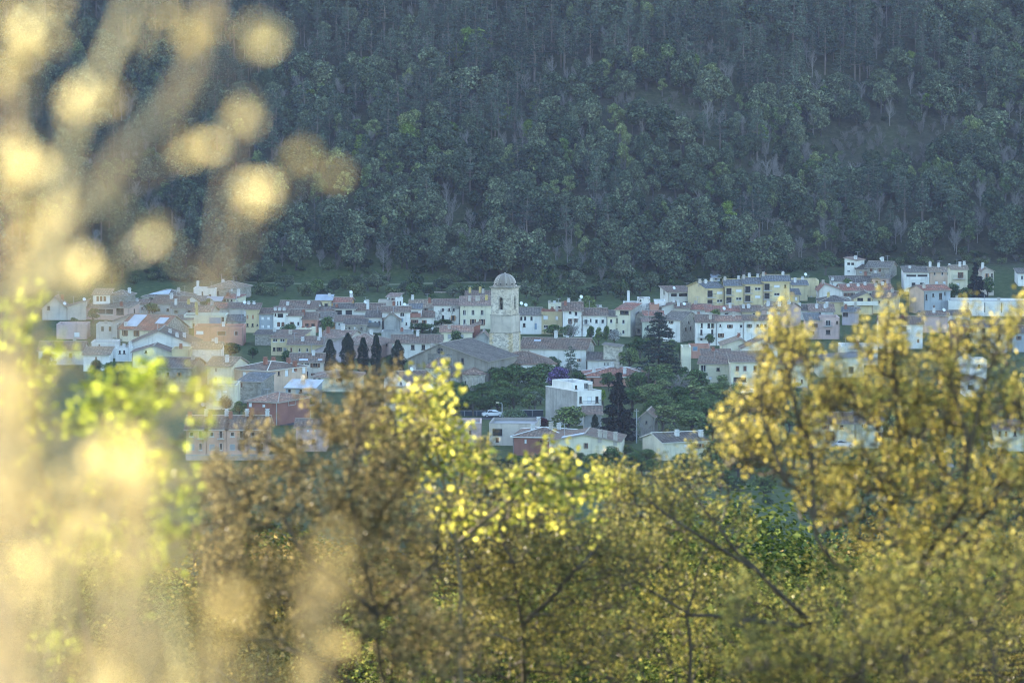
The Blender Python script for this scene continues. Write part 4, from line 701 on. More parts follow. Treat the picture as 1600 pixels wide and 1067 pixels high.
def tower():
    D = 866.0; s = pxm(D); c = P(789, 592, D); gz = G(c.x, D); z = lambda py: P(789, py, D).z - gz; rot = R(22); M = Matrix.Translation((c.x, D, gz)) @ Matrix.Rotation(-rot, 4, 'Z')
    t = empty('bell_tower', M, 'tall square stone bell tower with tiled dome and arched openings', 'bell tower')
    A = STONE
    def shaft(name, a, z0, z1, mats, holes):
        mb = MB(); h = a / 2
        for O, u, n in (((-h, -h), (1, 0), (0, 1)), ((h, -h), (0, 1), (-1, 0)), ((h, h), (-1, 0), (0, -1)), ((-h, h), (0, -1), (1, 0))):
            wall_face(mb, O, u, n, [(0, z1), (a, z1)], z0, holes, 0, .7)
        return mb.build(name, mats, t)
    lo = shaft('lower_shaft', 5.35, -1, z(518.5), stone((.52, .47, .40)), [])
    g = MB()
    zz = z(560); k = 0
    while zz < z(520):
        w = .95 if k % 2 else .6; e = 2.675
        for sx, sy in ((1, -1), (-1, -1), (1, 1)):
            x0, x1 = sorted((sx * (e + .03), sx * (e - w))); y0, y1 = sorted((sy * (e + .03), sy * (e - (1.55 - w)))); g.box(x0, y0, zz, x1, y1, zz + .43)
        zz += .5; k += 1
    g.build('cornerstone', stone((.52, .42, .27)), lo)
    mid = shaft('middle_shaft', 5.05, z(518.5), z(491.5), plaster((.58, .52, .44), .7), [])
    bel = shaft('belfry', 4.75, z(491.5), z(449), stone((.57, .51, .43)), [(2.375 - .42, 2.375 + .42, z(483), z(464), True)])
    for nm, a, y0, y1, par in (('string_course', 5.5, 519.8, 518.0, lo), ('string_course', 5.2, 492.2, 490.8, mid), ('cornice', 5.15, 450, 448.6, bel), ('cornice', 5.45, 448.6, 447, bel)):
        mb = MB(); h = a / 2; mb.box(-h, -h, z(y0), h, h, z(y1)); mb.build(nm, stone((.36, .33, .28)), par)
    for i in range(4):                                                # arch frames with a near-black sheet deep inside, shade put into its colour, a bell behind two of them
        T = Matrix.Rotation(i * math.pi / 2, 4, 'Z') @ Matrix.Translation((0, -2.375, z(473.5)))
        mb = MB(); hh = (z(464) - z(483)) / 2
        for sd in (-1, 1): x0, x1 = sorted((sd * .42, sd * .62)); mb.box(x0, -.04, -hh, x1, .1, hh - .3)
        for k in range(9):
            t0, t1 = math.pi * k / 9, math.pi * (k + 1) / 9; q = lambda r, a: (r * math.cos(a), -.04, hh - .3 + r * math.sin(a))
            mb.face([q(.42, t0), q(.62, t0), q(.62, t1), q(.42, t1)])
        fr = mb.build('arched_opening', stone((.42, .39, .33)), bel, T)
        mb = MB(); mb.face([(-.45, .69, -hh), (.45, .69, -hh), (.45, .69, hh), (-.45, .69, hh)]); mb.build('shade_sheet', plain((.02, .02, .022)), fr)
        if i < 2:
            mb = MB(); mb.lathe([(.0, .52), (.12, .5), (.17, .3), (.22, .05), (.33, -.12), (.33, -.16), (.0, -.15)], 14); mb.box(-.42, -.06, .5, .42, .06, .62); mb.build('bell', plain((.10, .085, .05), .4), fr, Matrix.Translation((0, .35, .1)))
    r = 2.68; z0 = z(447); H_ = z(427.5) - z0; prof = [(r, z0), (r, z0 + .28), (r - .12, z0 + .32)] + [((r - .12) * math.cos(a) ** .9, z0 + .32 + (H_ - .32) * math.sin(a)) for a in [i * math.pi / 2 / 9 for i in range(10)]]
    mb = MB(); mb.lathe(prof, 12, 0, 0, 0, .26); do = mb.build('dome', tiles((.42, .36, .31)), t)
    for i in range(12): 
        a_ = .26 + (i + .5) * math.pi / 6; mb = MB(); mb.box(-.13, -.03, -.15, .13, .1, .15); mb.build('vent', plain((.03, .03, .03)), do, Matrix.Translation((r * .985 * math.cos(a_), r * .985 * math.sin(a_), z0 + .55)) @ Matrix.Rotation(a_ + math.pi / 2, 4, 'Z'))
    mb = MB(); mb.lathe([(.22, z(428.3)), (.22, z(426.8)), (.3, z(426.6)), (.0, z(425.4))], 10); mb.build('finial', stone((.4, .37, .32)), do)
tower()

# ------------------------------------------------------------------ trees
def kites(rng, C, N, size, asp=.55, fold=0.0):
    """leaf (or leaf clump) faces at C, facing roughly N"""
    n = len(C); N = N / (np.linalg.norm(N, axis=1, keepdims=True) + 1e-9); T = rng.normal(size=(n, 3)); T -= (T * N).sum(1, keepdims=True) * N; T /= np.linalg.norm(T, axis=1, keepdims=True) + 1e-9; B = np.cross(N, T)
    sz = (size * (rng.uniform(.6, 1.35, n)))[:, None]; V = np.empty((n, 4, 3))
    V[:, 0] = C - T * sz * .5; V[:, 1] = C + B * sz * asp * .5 + N * sz * fold; V[:, 2] = C + T * sz * .5; V[:, 3] = C - B * sz * asp * .5 + N * sz * fold
    return V.reshape(-1, 3), np.arange(4 * n).reshape(n, 4)
def lumpy(rng, blobs, n, size, up=.3, shell=.55, asp=.7):
    """leaf clumps through a set of blobs (cx, cy, cz, rx, rz): denser towards each blob's skin"""
    w = np.array([b[3] ** 2 for b in blobs]); k = rng.choice(len(blobs), n, p=w / w.sum()); b = np.array(blobs)[k]
    d = rng.normal(size=(n, 3)); d /= np.linalg.norm(d, axis=1, keepdims=True); d[:, 2] = np.where(rng.random(n) < .35, np.abs(d[:, 2]), d[:, 2])
    r = shell + (1.12 - shell) * rng.random(n) ** .7; C = b[:, :3] + d * r[:, None] * np.stack([b[:, 3], b[:, 3], b[:, 4]], 1)
    return kites(rng, C, d + rng.normal(size=(n, 3)) * .5 + [0, 0, up], size, asp)
def branches(mb, rng, z0, blobs, r0, bend=.15, m=0, only=None, n=5):
    for i, b in enumerate(blobs):
        if only and i % only: continue
        e = Vector(b[:3]); s_ = Vector((0, 0, z0 + (e.z - z0) * rng.uniform(0, .35))); mid = s_.lerp(e, .5) + Vector(rng.normal(size=3) * bend * (e - s_).length)
        mb.tube([s_, mid, e], [r0, r0 * .65, r0 * .25], n, m, False)
def proto(kind, seed):
    """(trunk MB, crown MB) of a tree of a given kind, in metres"""
    rng = np.random.default_rng(seed); U = rng.uniform; t, c = MB(), MB()
    if kind in ('oak', 'light', 'olive', 'round', 'garden', 'near'):
        h, rx, z0, nb, nl, sz = dict(oak=(7.5, 3.1, 1.6, 13, 2700, .52), light=(8.5, 2.4, 2.6, 11, 1250, .46), olive=(5.0, 2.2, 1.2, 9, 1600, .34), round=(4.2, 2.2, .5, 9, 2400, .30), garden=(6.5, 2.7, 1.6, 12, 2300, .40), near=(7.0, 3.0, 1.4, 20, 22000, .10))[kind]
        bl = []
        for i in range(nb):
            a, f = U(0, 6.283), (i + .5) / nb; zz = z0 + .9 + (h - z0 - 1.5) * f; k = rx * (math.sin(math.pi * min(1, .2 + f * .78)) ** .7) * U(.35, .8); q = rx * U(.30, .5)
            bl.append((k * math.cos(a), k * math.sin(a), zz, q, q * U(.65, .95)))
        if kind == 'round': bl = [(0, 0, 1.9, 2.0, 2.1)] + [(1.3 * math.cos(i), 1.3 * math.sin(i), U(1, 2.6), .8, .8) for i in range(7)]
        c.arr(*lumpy(rng, bl, nl, sz, .35, .5 if kind != 'light' else .3))
        t.tube([(0, 0, -.6), (U(-.1, .1), U(-.1, .1), z0), (U(-.3, .3), U(-.3, .3), h * .6), (U(-.3, .3), U(-.3, .3), h * .82)], [.24, .19, .12, .04], 6); branches(t, rng, z0 * .8, bl, .09)
    elif kind == 'pine':
        h = 11.0; t.tube([(0, 0, -.6), (U(-.15, .15), U(-.15, .15), h * .5), (U(-.3, .3), U(-.3, .3), h * .96)], [.2, .14, .03], 6); z = h * U(.32, .42); bl = []
        while z < h:
            f = (z - h * .34) / (h * .66); L = 2.1 * (1 - f) ** .75 * U(.7, 1.1) + .35
            for i in range(int(5 if f < .8 else 3)):
                a = U(0, 6.283); l = L * U(.55, 1.1); e = (l * math.cos(a), l * math.sin(a), z + l * U(-.05, .25)); bl.append((*e, .45 + .4 * (1 - f), .24 + .16 * (1 - f))); t.tube([(0, 0, z - .1), e], [.05, .015], 3, 0, False)
            z += U(.5, .85)
        c.arr(*lumpy(rng, bl, 1700, .36, .5, .1, .45))
    elif kind == 'fir':
        h = 12.0; t.tube([(0, 0, -.6), (0, 0, h * .95)], [.28, .04], 6); bl = []; z = 1.0
        while z < h:
            f = z / h; L = 3.5 * (1 - f) ** .8 * U(.8, 1.1) + .2
            for i in range(7 if f < .7 else 4):
                a = U(0, 6.283)
                for k in (.45, .8, 1.0): l = L * k; bl.append((l * math.cos(a), l * math.sin(a), z - l * .12 + U(-.15, .15), .5 + .35 * (1 - f), .34))
                t.tube([(0, 0, z), (L * math.cos(a), L * math.sin(a), z - L * .12)], [.06, .015], 3, 0, False)
            z += U(.55, .8)
        c.arr(*lumpy(rng, bl, 11000, .50, .3, .1, .6))
    elif kind == 'cedar':
        h = 15.0; t.tube([(0, 0, -.6), (.1, 0, h * .6), (0, .1, h * .98)], [.4, .22, .04], 7); bl = []; z = 2.2
        while z < h:
            f = z / h; L = 5.6 * (1 - f) ** .7 * U(.75, 1.1) + .35
            for i in range(8 if f < .8 else 4):
                a = U(0, 6.283); t.tube([(0, 0, z), (L * .5 * math.cos(a), L * .5 * math.sin(a), z + .25), (L * math.cos(a), L * math.sin(a), z - .1)], [.1, .06, .02], 4, 0, False)
                for k in (.25, .5, .75, .95, 1.05): l = L * k; bl.append((l * math.cos(a) + U(-.5, .5), l * math.sin(a) + U(-.5, .5), z + .2 - k * .45 + U(-.2, .2), .85 + .35 * (1 - f), .26))
            z += U(.7, 1.05)
        c.arr(*lumpy(rng, bl, 9500, .42, .9, .1, .55))
    elif kind == 'cypress':
        h = 11.0; t.tube([(0, 0, -.6), (0, 0, h * .8)], [.2, .05], 6); n = 3800; f = rng.random(n) ** .8; rr = 1.15 * np.sin(np.pi * np.clip(f * .86 + .12, 0, 1)) ** .62 * (1 + .16 * np.sin(f * 23 + rng.random() * 6)); rr = np.where(f > .86, rr * .9, rr); a = rng.uniform(0, 6.283, n); rr *= rng.uniform(.72, 1.08, n)
        C = np.stack([rr * np.cos(a), rr * np.sin(a), .4 + f * (h - .5)], 1); c.arr(*kites(rng, C, np.stack([np.cos(a), np.sin(a), .35 + 0 * a], 1) + rng.normal(size=(n, 3)) * .35, .34, .5))
    elif kind in ('bare', 'scrub'):
        h, sp = (7.0, 2.3) if kind == 'bare' else (3.2, 1.9); bl = []
        t.tube([(0, 0, -.6), (U(-.2, .2), U(-.2, .2), h * .35), (U(-.4, .4), U(-.4, .4), h * .75)], [.15, .12, .04] if kind == 'bare' else [.07, .06, .03], 5)
        for i in range(16 if kind == 'bare' else 18):
            a = U(0, 6.283); z = h * U(.2 if kind == 'bare' else .02, .7); l = sp * U(.4, 1) * (1 - .4 * z / h); e = Vector((l * math.cos(a), l * math.sin(a), min(h, z + l * U(.6, 1.6)))); s_ = Vector((0, 0, z)); m_ = s_.lerp(e, .5) + Vector(rng.normal(size=3) * .2)
            t.tube([s_, m_, e], [.06, .045, .02], 4, 0, False)
            for j in range(7):
                q = s_.lerp(e, U(.4, 1)); w = q + Vector((U(-.6, .6), U(-.6, .6), U(.3, 1.1))) * (1 if kind == 'bare' else .7); c.tube([q, w], [.028, .012], 3, 0, False)
                for _ in range(2): q2 = q.lerp(w, U(.3, .9)); c.tube([q2, q2 + Vector((U(-.4, .4), U(-.4, .4), U(.1, .6)))], [.018, .01], 3, 0, False)
    elif kind == 'bush':
        bl = [(U(-.9, .9), U(-.9, .9), U(.4, 1.1), U(.5, .9), U(.4, .7)) for i in range(7)]; c.arr(*lumpy(rng, bl, 900, .26, .35, .4)); t.tube([(0, 0, -.3), (0, 0, .9)], [.06, .03], 4)
        branches(t, rng, .2, bl, .03)
    return t, c
BARK = dict(near=(.08, .065, .05), oak=(.06, .055, .05), light=(.11, .10, .09), olive=(.08, .075, .065), round=(.06, .05, .04), garden=(.07, .06, .05), pine=(.15, .125, .11), fir=(.06, .05, .045), cedar=(.06, .055, .05), cypress=(.06, .05, .04), bare=(.22, .205, .195), scrub=(.17, .155, .14), bush=(.06, .05, .04))
LEAF = dict(oak=foliage((.05, .068, .042), (.105, .13, .078), .08, .45), light=foliage((.095, .13, .05), (.19, .235, .10), .25, .4), olive=foliage((.055, .09, .035), (.11, .16, .062), .2, .25), round=foliage((.06, .10, .05), (.11, .16, .09), .2, .2), garden=foliage((.05, .085, .03), (.12, .18, .065), .2, .4),
            pine=foliage((.045, .066, .05), (.095, .125, .09), .08, .45), fir=foliage((.012, .02, .02), (.026, .038, .034), .1, .2), cedar=foliage((.02, .034, .03), (.045, .066, .056), .12, .15), cypress=foliage((.011, .02, .013), (.024, .038, .022), .1, .2), bush=foliage((.04, .06, .026), (.09, .12, .055), .2, .5))
LEAF['near'] = LEAF['oak']; LEAF['bare'] = bark((.21, .195, .185)); LEAF['scrub'] = bark((.16, .145, .13))
SPECIAL = dict(purple=foliage((.05, .045, .07), (.24, .16, .38), .3, .1), maroon=foliage((.05, .018, .022), (.09, .032, .036), .2, .2), tanround=foliage((.12, .08, .035), (.2, .14, .06), .2, .1), lime=foliage((.10, .16, .02), (.2, .28, .05), .35, .1), dusty=foliage((.10, .13, .09), (.19, .22, .16), .25, .15), white=foliage((.3, .3, .28), (.5, .5, .47), .3, .1))
MESH = {}
def tree_mesh(kind, v, special=None):
    k = (kind, v, special)
    if k not in MESH:
        t, c = proto(kind, 100 + v * 7 + len(kind)); MESH[k] = (t.mesh('trunk', bark(BARK[kind])), c.mesh('crown', SPECIAL[special] if special else LEAF[kind]), max(q[2] for q in c.v), max(abs(q[0]) for q in c.v), t, c)
    return MESH[k]
def plant(kind, v, x, y, z, sx, sz, rz, name, label, cat, group=None, special=None):
    tm, cm = tree_mesh(kind, v, special)[:2]
    o = empty(name, Matrix.Translation((x, y, z)) @ Matrix.Rotation(rz, 4, 'Z') @ Matrix.Diagonal((sx, sx, sz, 1)), label, cat, group)
    link('trunk', tm, o); link('twigs' if kind in ('bare', 'scrub') else 'crown', cm, o)
    return o
TR = random.Random(5)
def V(kind, px, yb, hp, wp, name, label, cat='tree', group=None, special=None, D=None, v=None):
    """a village tree: foot at pixel yb, hp tall and wp wide in the photo"""
    D = D or hit(px, yb); s = pxm(D); p = P(px, yb, D); v = TR.randrange(3) if v is None else v; m = tree_mesh(kind, v, special)
    return plant(kind, v, p.x, D, G(p.x, D), wp / s / 2 / m[3], hp / s / m[2], TR.uniform(0, 6.28), name, label, cat, group, special)
for i, (px, yt, yb, w) in enumerate(((515.5, 529, 592, 23), (543.5, 519, 592, 25), (567.5, 526, 591, 21), (588, 521, 593, 19), (621.5, 530, 598, 27))):
    V('cypress', px, yb, yb - yt, w * 1.15, 'cypress_tree', ('broad dark cypress, first of the row of five', 'ragged tallest cypress, second of the row of five', 'loose olive-brown cypress in the middle of the row', 'slim pointed cypress, fourth of the row', 'wide dark cypress beside the church annex')[i], 'tree', 'row of cypress trees', v=i)
for px, yt, yb, w, lab in ((477, 535, 556, 6, 'tiny cypress by the yellow stair house door'), (494, 536, 556, 9, 'small pointed cypress near the lavender wall'), (929.5, 646, 680, 15, 'narrow dark cypress beside the outhouse')): V('cypress', px, yb, yb - yt, w, 'cypress_tree', lab, v=1)
V('cedar', 1029, 603, 118, 96, 'cedar_tree', 'large layered cedar towering before the stone-sided house', v=0)
V('fir', 966, 690, 110, 68, 'conifer_tree', 'big dark conifer beside the street pole', v=0)
V('fir', 1524, 472, 63, 44, 'conifer_tree', 'dark conifer between the peach houses on the slope', v=1)
V('fir', 892, 600, 62, 44, 'conifer_tree', 'thin bare-trunked conifer before the white parish hall', v=2) if 0 else V('pine', 892, 606, 66, 42, 'pine_tree', 'thin sparse pine before the white parish hall', v=1)
V('garden', 238, 494, 21, 36, 'round_tree', 'round green tree above the red barn roof')
V('round', 803, 663, 27, 42, 'round_bush', 'pale green dome-shaped bush behind the carport house', 'bush')
V('round', 353, 640, 24, 24, 'round_bush', 'tan-coloured clipped round bush by the pale warehouse door', 'bush', special='tanround')
V('garden', 888, 675, 42, 62, 'garden_tree', 'leafy mid-green tree in front of the grey-sided house')
V('garden', 870, 612, 40, 46, 'flowering_tree', 'tree covered in purple blossom', special='purple')
V('garden', 846, 678, 26, 26, 'maroon_shrub', 'dark maroon shrub beside the grey side wall', 'shrub', special='maroon'); V('garden', 836, 676, 24, 24, 'maroon_shrub', 'dark maroon shrub nearest the carport', 'shrub', special='maroon')
V('light', 836, 640, 30, 30, 'pale_tree', 'pale-tipped tree against the corner of the grey side wall', special='dusty')
V('olive', 942, 640, 34, 22, 'lime_tree', 'bright lime tree behind the balcony house', special='lime')
V('garden', 936, 598, 22, 26, 'garden_tree', 'dusty violet-tinged tree before the salmon villa', special='dusty')
V('bare', 895, 540, 48, 36, 'bare_tree', 'leafless grey tree before the white arched house'); V('bare', 1062, 624, 46, 50, 'bare_tree', 'leafless grey tree under the cedar'); V('bare', 1010, 700, 44, 50, 'bare_tree', 'leafless tree around the little gabled house'); V('bare', 1110, 530, 30, 24, 'bare_tree', 'small leafless tree by the stone-sided house')
V('olive', 951, 610, 30, 34, 'garden_tree', 'dark tree hiding the lean-to annex')
for px, yb, h, w, lab in ((739, 650, 40, 42, 'feathery orchard tree beside the bright maple'), (778, 648, 36, 44, 'feathery orchard tree behind the lamp post'), (803, 646, 38, 46, 'broadest feathery orchard tree above the dome bush'), (828, 648, 34, 34, 'last feathery orchard tree beside the pale-tipped tree')): V('olive', px, yb, h, w, 'orchard_tree', lab, 'tree', 'orchard trees behind the fence')
ot = random.Random(8)
for i in range(34):
    px = ot.uniform(694, 848); yb = ot.choice((624, 632, 640, 648)); k = ot.choice(('olive', 'olive', 'garden', 'bush'))
    if 800 - 25 < px < 800 + 30 and yb > 640: continue
    V(k, px, yb, ot.uniform(22, 34) * (.6 if k == 'bush' else 1), ot.uniform(34, 46), 'orchard_tree' if k != 'bush' else 'orchard_shrub', dict(olive='grey-green feathery tree in the crowded orchard below the church', garden='dark leafy tree in the crowded orchard below the church', bush='low shrub in the crowded orchard below the church')[k], 'tree' if k != 'bush' else 'shrub', 'crowded orchard below the church')
for px, yb, h, w, lab in ((786, 618, 46, 60, 'dark spreading tree by the church apse'), (828, 616, 44, 62, 'dark broad tree between apse and purple tree'), (905, 610, 30, 36, 'dark tree beyond the purple blossom'), (984, 582, 40, 40, 'dark evergreen beside the stone tower block'), (1000, 560, 34, 34, 'dark evergreen behind the lean-to annex'), (866, 527, 20, 44, 'dark bushy tree before the ochre house'), (922, 538, 30, 16, 'slim evergreen before the three-window house'), (935, 540, 30, 15, 'second slim evergreen before the three-window house'), (947, 540, 32, 16, 'third slim evergreen before the cream wing'), (770, 606, 34, 44, 'dark low-branched tree beside the round apse'), (808, 606, 38, 50, 'dark tree between the round apse and the white hipped house'), (850, 604, 38, 50, 'dark tree behind the purple blossom'), (880, 618, 26, 44, 'dark tree between the purple blossom and the white balcony house'), (960, 540, 26, 28, 'pale-blossomed small tree before the cream wing')):
    V('garden', px, yb, h, w, 'garden_tree', lab, 'tree', 'dark trees around the church and town houses', special='white' if 'blossomed' in lab else None)
for px, yb, h, w, lab in ((660, 520, 16, 40, 'low green tree before the two white terrace houses'), (690, 512, 14, 40, 'low green hedge tree under the peeling house'), (706, 510, 14, 34, 'low green tree under the tall cream town house'), (612, 520, 14, 30, 'dusty shrub below the concrete gable'), (640, 516, 14, 20, 'dusty shrub beside the white terrace house')): V('garden', px, yb, h, w, 'garden_tree', lab, 'tree', 'low trees on the terrace below the town houses')
gt = random.Random(11); n_ = 0
for px, py in [(1010, 640), (1035, 628), (1060, 640), (1085, 632), (1108, 640), (1022, 655), (1048, 660), (1075, 662), (1100, 668), (1125, 655), (1030, 676), (1058, 684), (1118, 690), (1000, 622), (1095, 618), (1120, 620), (1140, 672), (1150, 640), (1175, 652), (1205, 648), (1240, 640), (1270, 645), (1300, 640), (1330, 632), (1160, 685), (1195, 680), (1235, 676), (1262, 690), (1390, 640), (1420, 652), (1400, 690), (1450, 640), (1480, 660), (1530, 650), (1560, 640), (1585, 660), (1500, 690), (1540, 700), (1575, 700), (980, 712), (955, 716), (900, 722), (925, 730), (1010, 722), (1120, 716), (1135, 730), (875, 738), (1165, 735), (1000, 742), (1040, 748), (1080, 742), (960, 745), (1110, 755), (1150, 765), (1015, 612), (1040, 606), (1072, 612), (1000, 605), (1050, 620), (1075, 622), (1100, 645), (1065, 652), (1040, 645), (1015, 668), (1085, 676), (1055, 668), (1130, 640), (1110, 632), (1145, 655), (1020, 630), (985, 640), (1095, 655), (870, 730), (890, 712), (850, 726), (835, 740), (945, 706), (930, 712), (800, 730), (770, 735)]:
    k = gt.choice(['garden', 'garden', 'olive', 'light', 'garden', 'bush']); V(k, px + gt.uniform(-5, 5), py, gt.uniform(30, 44) * (.5 if k == 'bush' or py > 700 else 1), gt.uniform(40, 58), 'orchard_tree' if k != 'bush' else 'orchard_shrub', dict(garden='dense mid-green tree in the gardens below the cedar and salmon villa', olive='grey-green bushy-crowned tree in the gardens below the cedar', light='loose light green tree in the gardens below the cedar', bush='')[k] if k != 'bush' else 'low shrub in the dense gardens below the cedar', 'tree' if k != 'bush' else 'shrub', 'trees of the dense gardens' if k != 'bush' else 'shrubs of the dense gardens')
for px, yb, h, w, lab in ((374, 652, 26, 30, 'dark shrub tree beside the dark red house'), (395, 560, 18, 22, 'dark tree under the brown roof beside the villa'), (360, 560, 26, 40, 'loose tan-green tree above the villa'), (480, 640, 26, 30, 'dark tree behind the brown bush by the solar roof'), (1290, 430, 40, 35, 'rounded pale green tree at the wood edge')): V('garden' if 'pale' not in lab else 'light', px, yb, h, w, 'garden_tree', lab)
for i, (px, yb, h, w) in enumerate([(445, 455, 26, 40), (480, 462, 22, 40), (522, 458, 24, 34), (560, 462, 22, 36), (590, 456, 30, 40), (650, 452, 26, 40), (690, 455, 22, 40), (724, 462, 20, 26), (840, 470, 28, 40), (880, 462, 24, 40), (930, 468, 22, 40), (970, 466, 30, 36), (1000, 462, 30, 40), (410, 460, 20, 36), (300, 440, 26, 40), (262, 436, 34, 50), (390, 440, 30, 44), (426, 462, 16, 30), (505, 466, 16, 30), (612, 464, 18, 30), (634, 460, 22, 30), (670, 462, 18, 26), (708, 464, 16, 26), (745, 460, 20, 30), (822, 466, 30, 34), (856, 460, 40, 44), (900, 456, 36, 44), (912, 470, 20, 30), (950, 460, 26, 36), (988, 460, 38, 44), (1016, 456, 32, 36), (1040, 452, 24, 36), (1075, 446, 20, 36), (540, 452, 26, 30), (575, 454, 22, 30)]):
    V('bush' if i % 2 else 'oak', px, yb, h, w, 'bank_shrub', 'dark bush on the grassy bank under the wood', 'shrub', 'bushes on the grassy bank')

for px, yb, h, w, lab in ((885, 748, 52, 56, 'leafy green tree before the middle of the beige bungalow'), (925, 746, 40, 40, 'smaller green tree before the gable of the beige bungalow'), (958, 748, 52, 50, 'leafy green tree before the far corner of the beige bungalow'), (990, 742, 36, 44, 'low green tree between the two bungalows'), (1066, 738, 32, 30, 'small green tree before the paired windows of the cream bungalow'), (1118, 738, 50, 50, 'dark green tree at the end of the cream bungalow'), (845, 752, 44, 44, 'leafy green tree before the red-walled bungalow'), (1020, 746, 30, 40, 'low green tree at the corner of the cream bungalow')):
    V('garden', px, yb, h, w, 'garden_tree', lab, 'tree', 'trees before the nearest bungalows')
fr = random.Random(77); cnt = 0
while cnt < 85:                                                       # trees and shrubs in the yards between the houses
    Y = fr.uniform(820, 1082); px = fr.uniform(60, 1590); p = P(px, 500, Y)
    if any(abs(p.x - hx) < hw / 2 + 2.5 and D0 - 3 < Y < D0 + hd + 2 for _, hx, D0, hw, hd, _ in ALLH): continue
    if any(abs(p.x - hx) < hw / 2 + 1 and 0 < D0 - Y < 7 for _, hx, D0, hw, hd, _ in ALLH) and fr.random() < .6: continue
    cnt += 1; k = fr.choice(['garden', 'bush', 'garden', 'olive', 'bush']); s_ = fr.uniform(.5, .9); plant(k, fr.randrange(3), p.x, Y, G(p.x, Y), s_, s_, fr.uniform(0, 6), 'yard_tree' if k != 'bush' else 'yard_shrub', dict(garden='small leafy tree in a yard between the town houses', olive='small grey-green tree in a yard between the town houses', bush='dark shrub in a yard between the town houses')[k], 'tree' if k != 'bush' else 'shrub', 'yard trees and shrubs between the town houses')

# ------------------------------------------------------------------ the wooded hill: nearest trees one by one, the mass beyond them as one wood
def clearing(px, py):
    a = ((px - 1385) / 130) ** 2 + ((py - 245) / 42) ** 2; b = ((px - 1010) / 85) ** 2 + ((py - 178) / 24) ** 2
    return min(a, b)
HR = random.Random(21); pts = []
Y = 1092.0
while Y < 1400:
    x = -290.0
    while x < 290:
        X, Yy = x + HR.uniform(-2, 2), Y + HR.uniform(-2.2, 2.2); z = G(X, Yy); h0 = 1104 + 34 * smooth((X - 50) / 60); step = HR.uniform(4.0, 6.2)
        px, py = proj(X, Yy, z); r = HR.random(); kind = None
        if Yy > h0 + 2:
            cl = clearing(px, py); up = smooth((330 - py) / 260); n1 = vnoise(X / 30 + 9, Yy / 20); n2 = vnoise(X / 15, Yy / 15 + 40); n3 = vnoise(X / 12 + 70, Yy / 11)
            if cl < 1: kind = 'scrub' if r < .8 else 'bush' if r < .9 else None; step *= .62
            elif py > 385: kind = 'bush' if r < .34 else 'oak' if r < .45 + .5 * n1 else 'scrub' if r < .86 else 'bare' if r < .94 else 'light'; step *= .5
            else:
                f = n1 + .35 * up * (1.25 if px < 1000 else .8) - .12
                if f > .74: kind = 'pine' if r < .75 else 'bare' if r < .9 else 'oak'
                elif n2 > .66: kind = 'light' if r < .55 else 'oak'
                elif n3 > .58: kind = 'bare' if r < .62 - .35 * up else 'oak' if r < .85 else 'scrub'
                else: kind = 'oak' if r < .60 else 'pine' if r < .72 else 'bare' if r < .86 else 'light' if r < .93 else 'bush'; step *= .88
        elif Yy > h0 - 10: kind = ('bush' if r < .55 else 'scrub' if r < .66 else 'oak' if r < .8 else None) if vnoise(X / 14, 3.3) + (.35 if px > 760 else 0) > .42 and py < 449 else None; step *= .6
        if kind: pts.append((kind, X, Yy, z, px, py))
        x += step
    Y += 4.3
KN = dict(pine=('pine_tree', 'tall dark pine on the lower wooded hillside', 'tree', 'pines of the lower wooded hillside'), oak=('oak_tree', 'dark rounded evergreen oak on the lower wooded hillside', 'tree', 'evergreen oaks of the lower wooded hillside'), light=('leafy_tree', 'fresh light green tree on the lower wooded hillside', 'tree', 'light green trees of the lower wooded hillside'),
          bare=('bare_tree', 'leafless grey tree on the lower wooded hillside', 'tree', 'leafless trees of the lower wooded hillside'))
pts.sort(key=lambda p: p[2]); left = dict(pine=90, oak=110, light=80, bare=110); rest = []
SC = dict(pine=(.8, 1.5), oak=(.7, 1.55), light=(.65, 1.35), bare=(.65, 1.25), scrub=(.5, 1.1), bush=(.6, 1.5))
for kind, X, Yy, z, px, py in pts:
    s = HR.uniform(*SC[kind]); v = HR.randrange(4)
    if kind in KN and left[kind] > 0 and -10 < px < 1610 and py > 30: left[kind] -= 1; nm, lab, cat, grp = KN[kind]; plant(kind, v, X, Yy, z, s * HR.uniform(.85, 1.15), s, HR.uniform(0, 6.28), nm, lab, cat, grp)
    else: rest.append((kind, v, X, Yy, z, s, HR.uniform(0, 6.28)))
SPECIAL['fresh'] = foliage((.11, .17, .03), (.19, .27, .065), .35, .2)
for i, (px, py) in enumerate([(475, 180), (754, 100), (572, 128), (707, 105), (625, 188), (677, 205), (786, 195), (835, 188), (827, 232), (704, 228), (767, 340), (831, 338), (917, 352), (1285, 172), (1448, 180), (1577, 175), (1515, 75), (1133, 370), (1364, 318), (734, 96), (1190, 240), (640, 240), (880, 260), (1420, 120), (560, 260), (1090, 130), (1240, 200)]):
    Yh = hit(px, py, 1100); p = P(px, py, Yh); s_ = HR.uniform(.8, 1.3); plant('light' if i % 3 else 'oak', i % 4, p.x, Yh, G(p.x, Yh), s_ * 1.1, s_, HR.uniform(0, 6), 'fresh_green_tree', 'vivid fresh-green tree standing out among the duller wood', 'tree', 'vivid fresh-green trees scattered over the hillside', 'fresh')
for i in range(520):                                                   # the wooded flanks of the valley beside the town
    Yy = HR.uniform(600, 1090); X = HR.choice((-1, 1)) * HR.uniform(135 * Yy / 1000, 300); px = proj(X, Yy, G(X, Yy))[0]
    if px < -60 or px > 1680: rest.append((HR.choice(('oak', 'oak', 'light', 'bush')), HR.randrange(4), X, Yy, G(X, Yy), HR.uniform(.7, 1.2), HR.uniform(0, 6.28)))
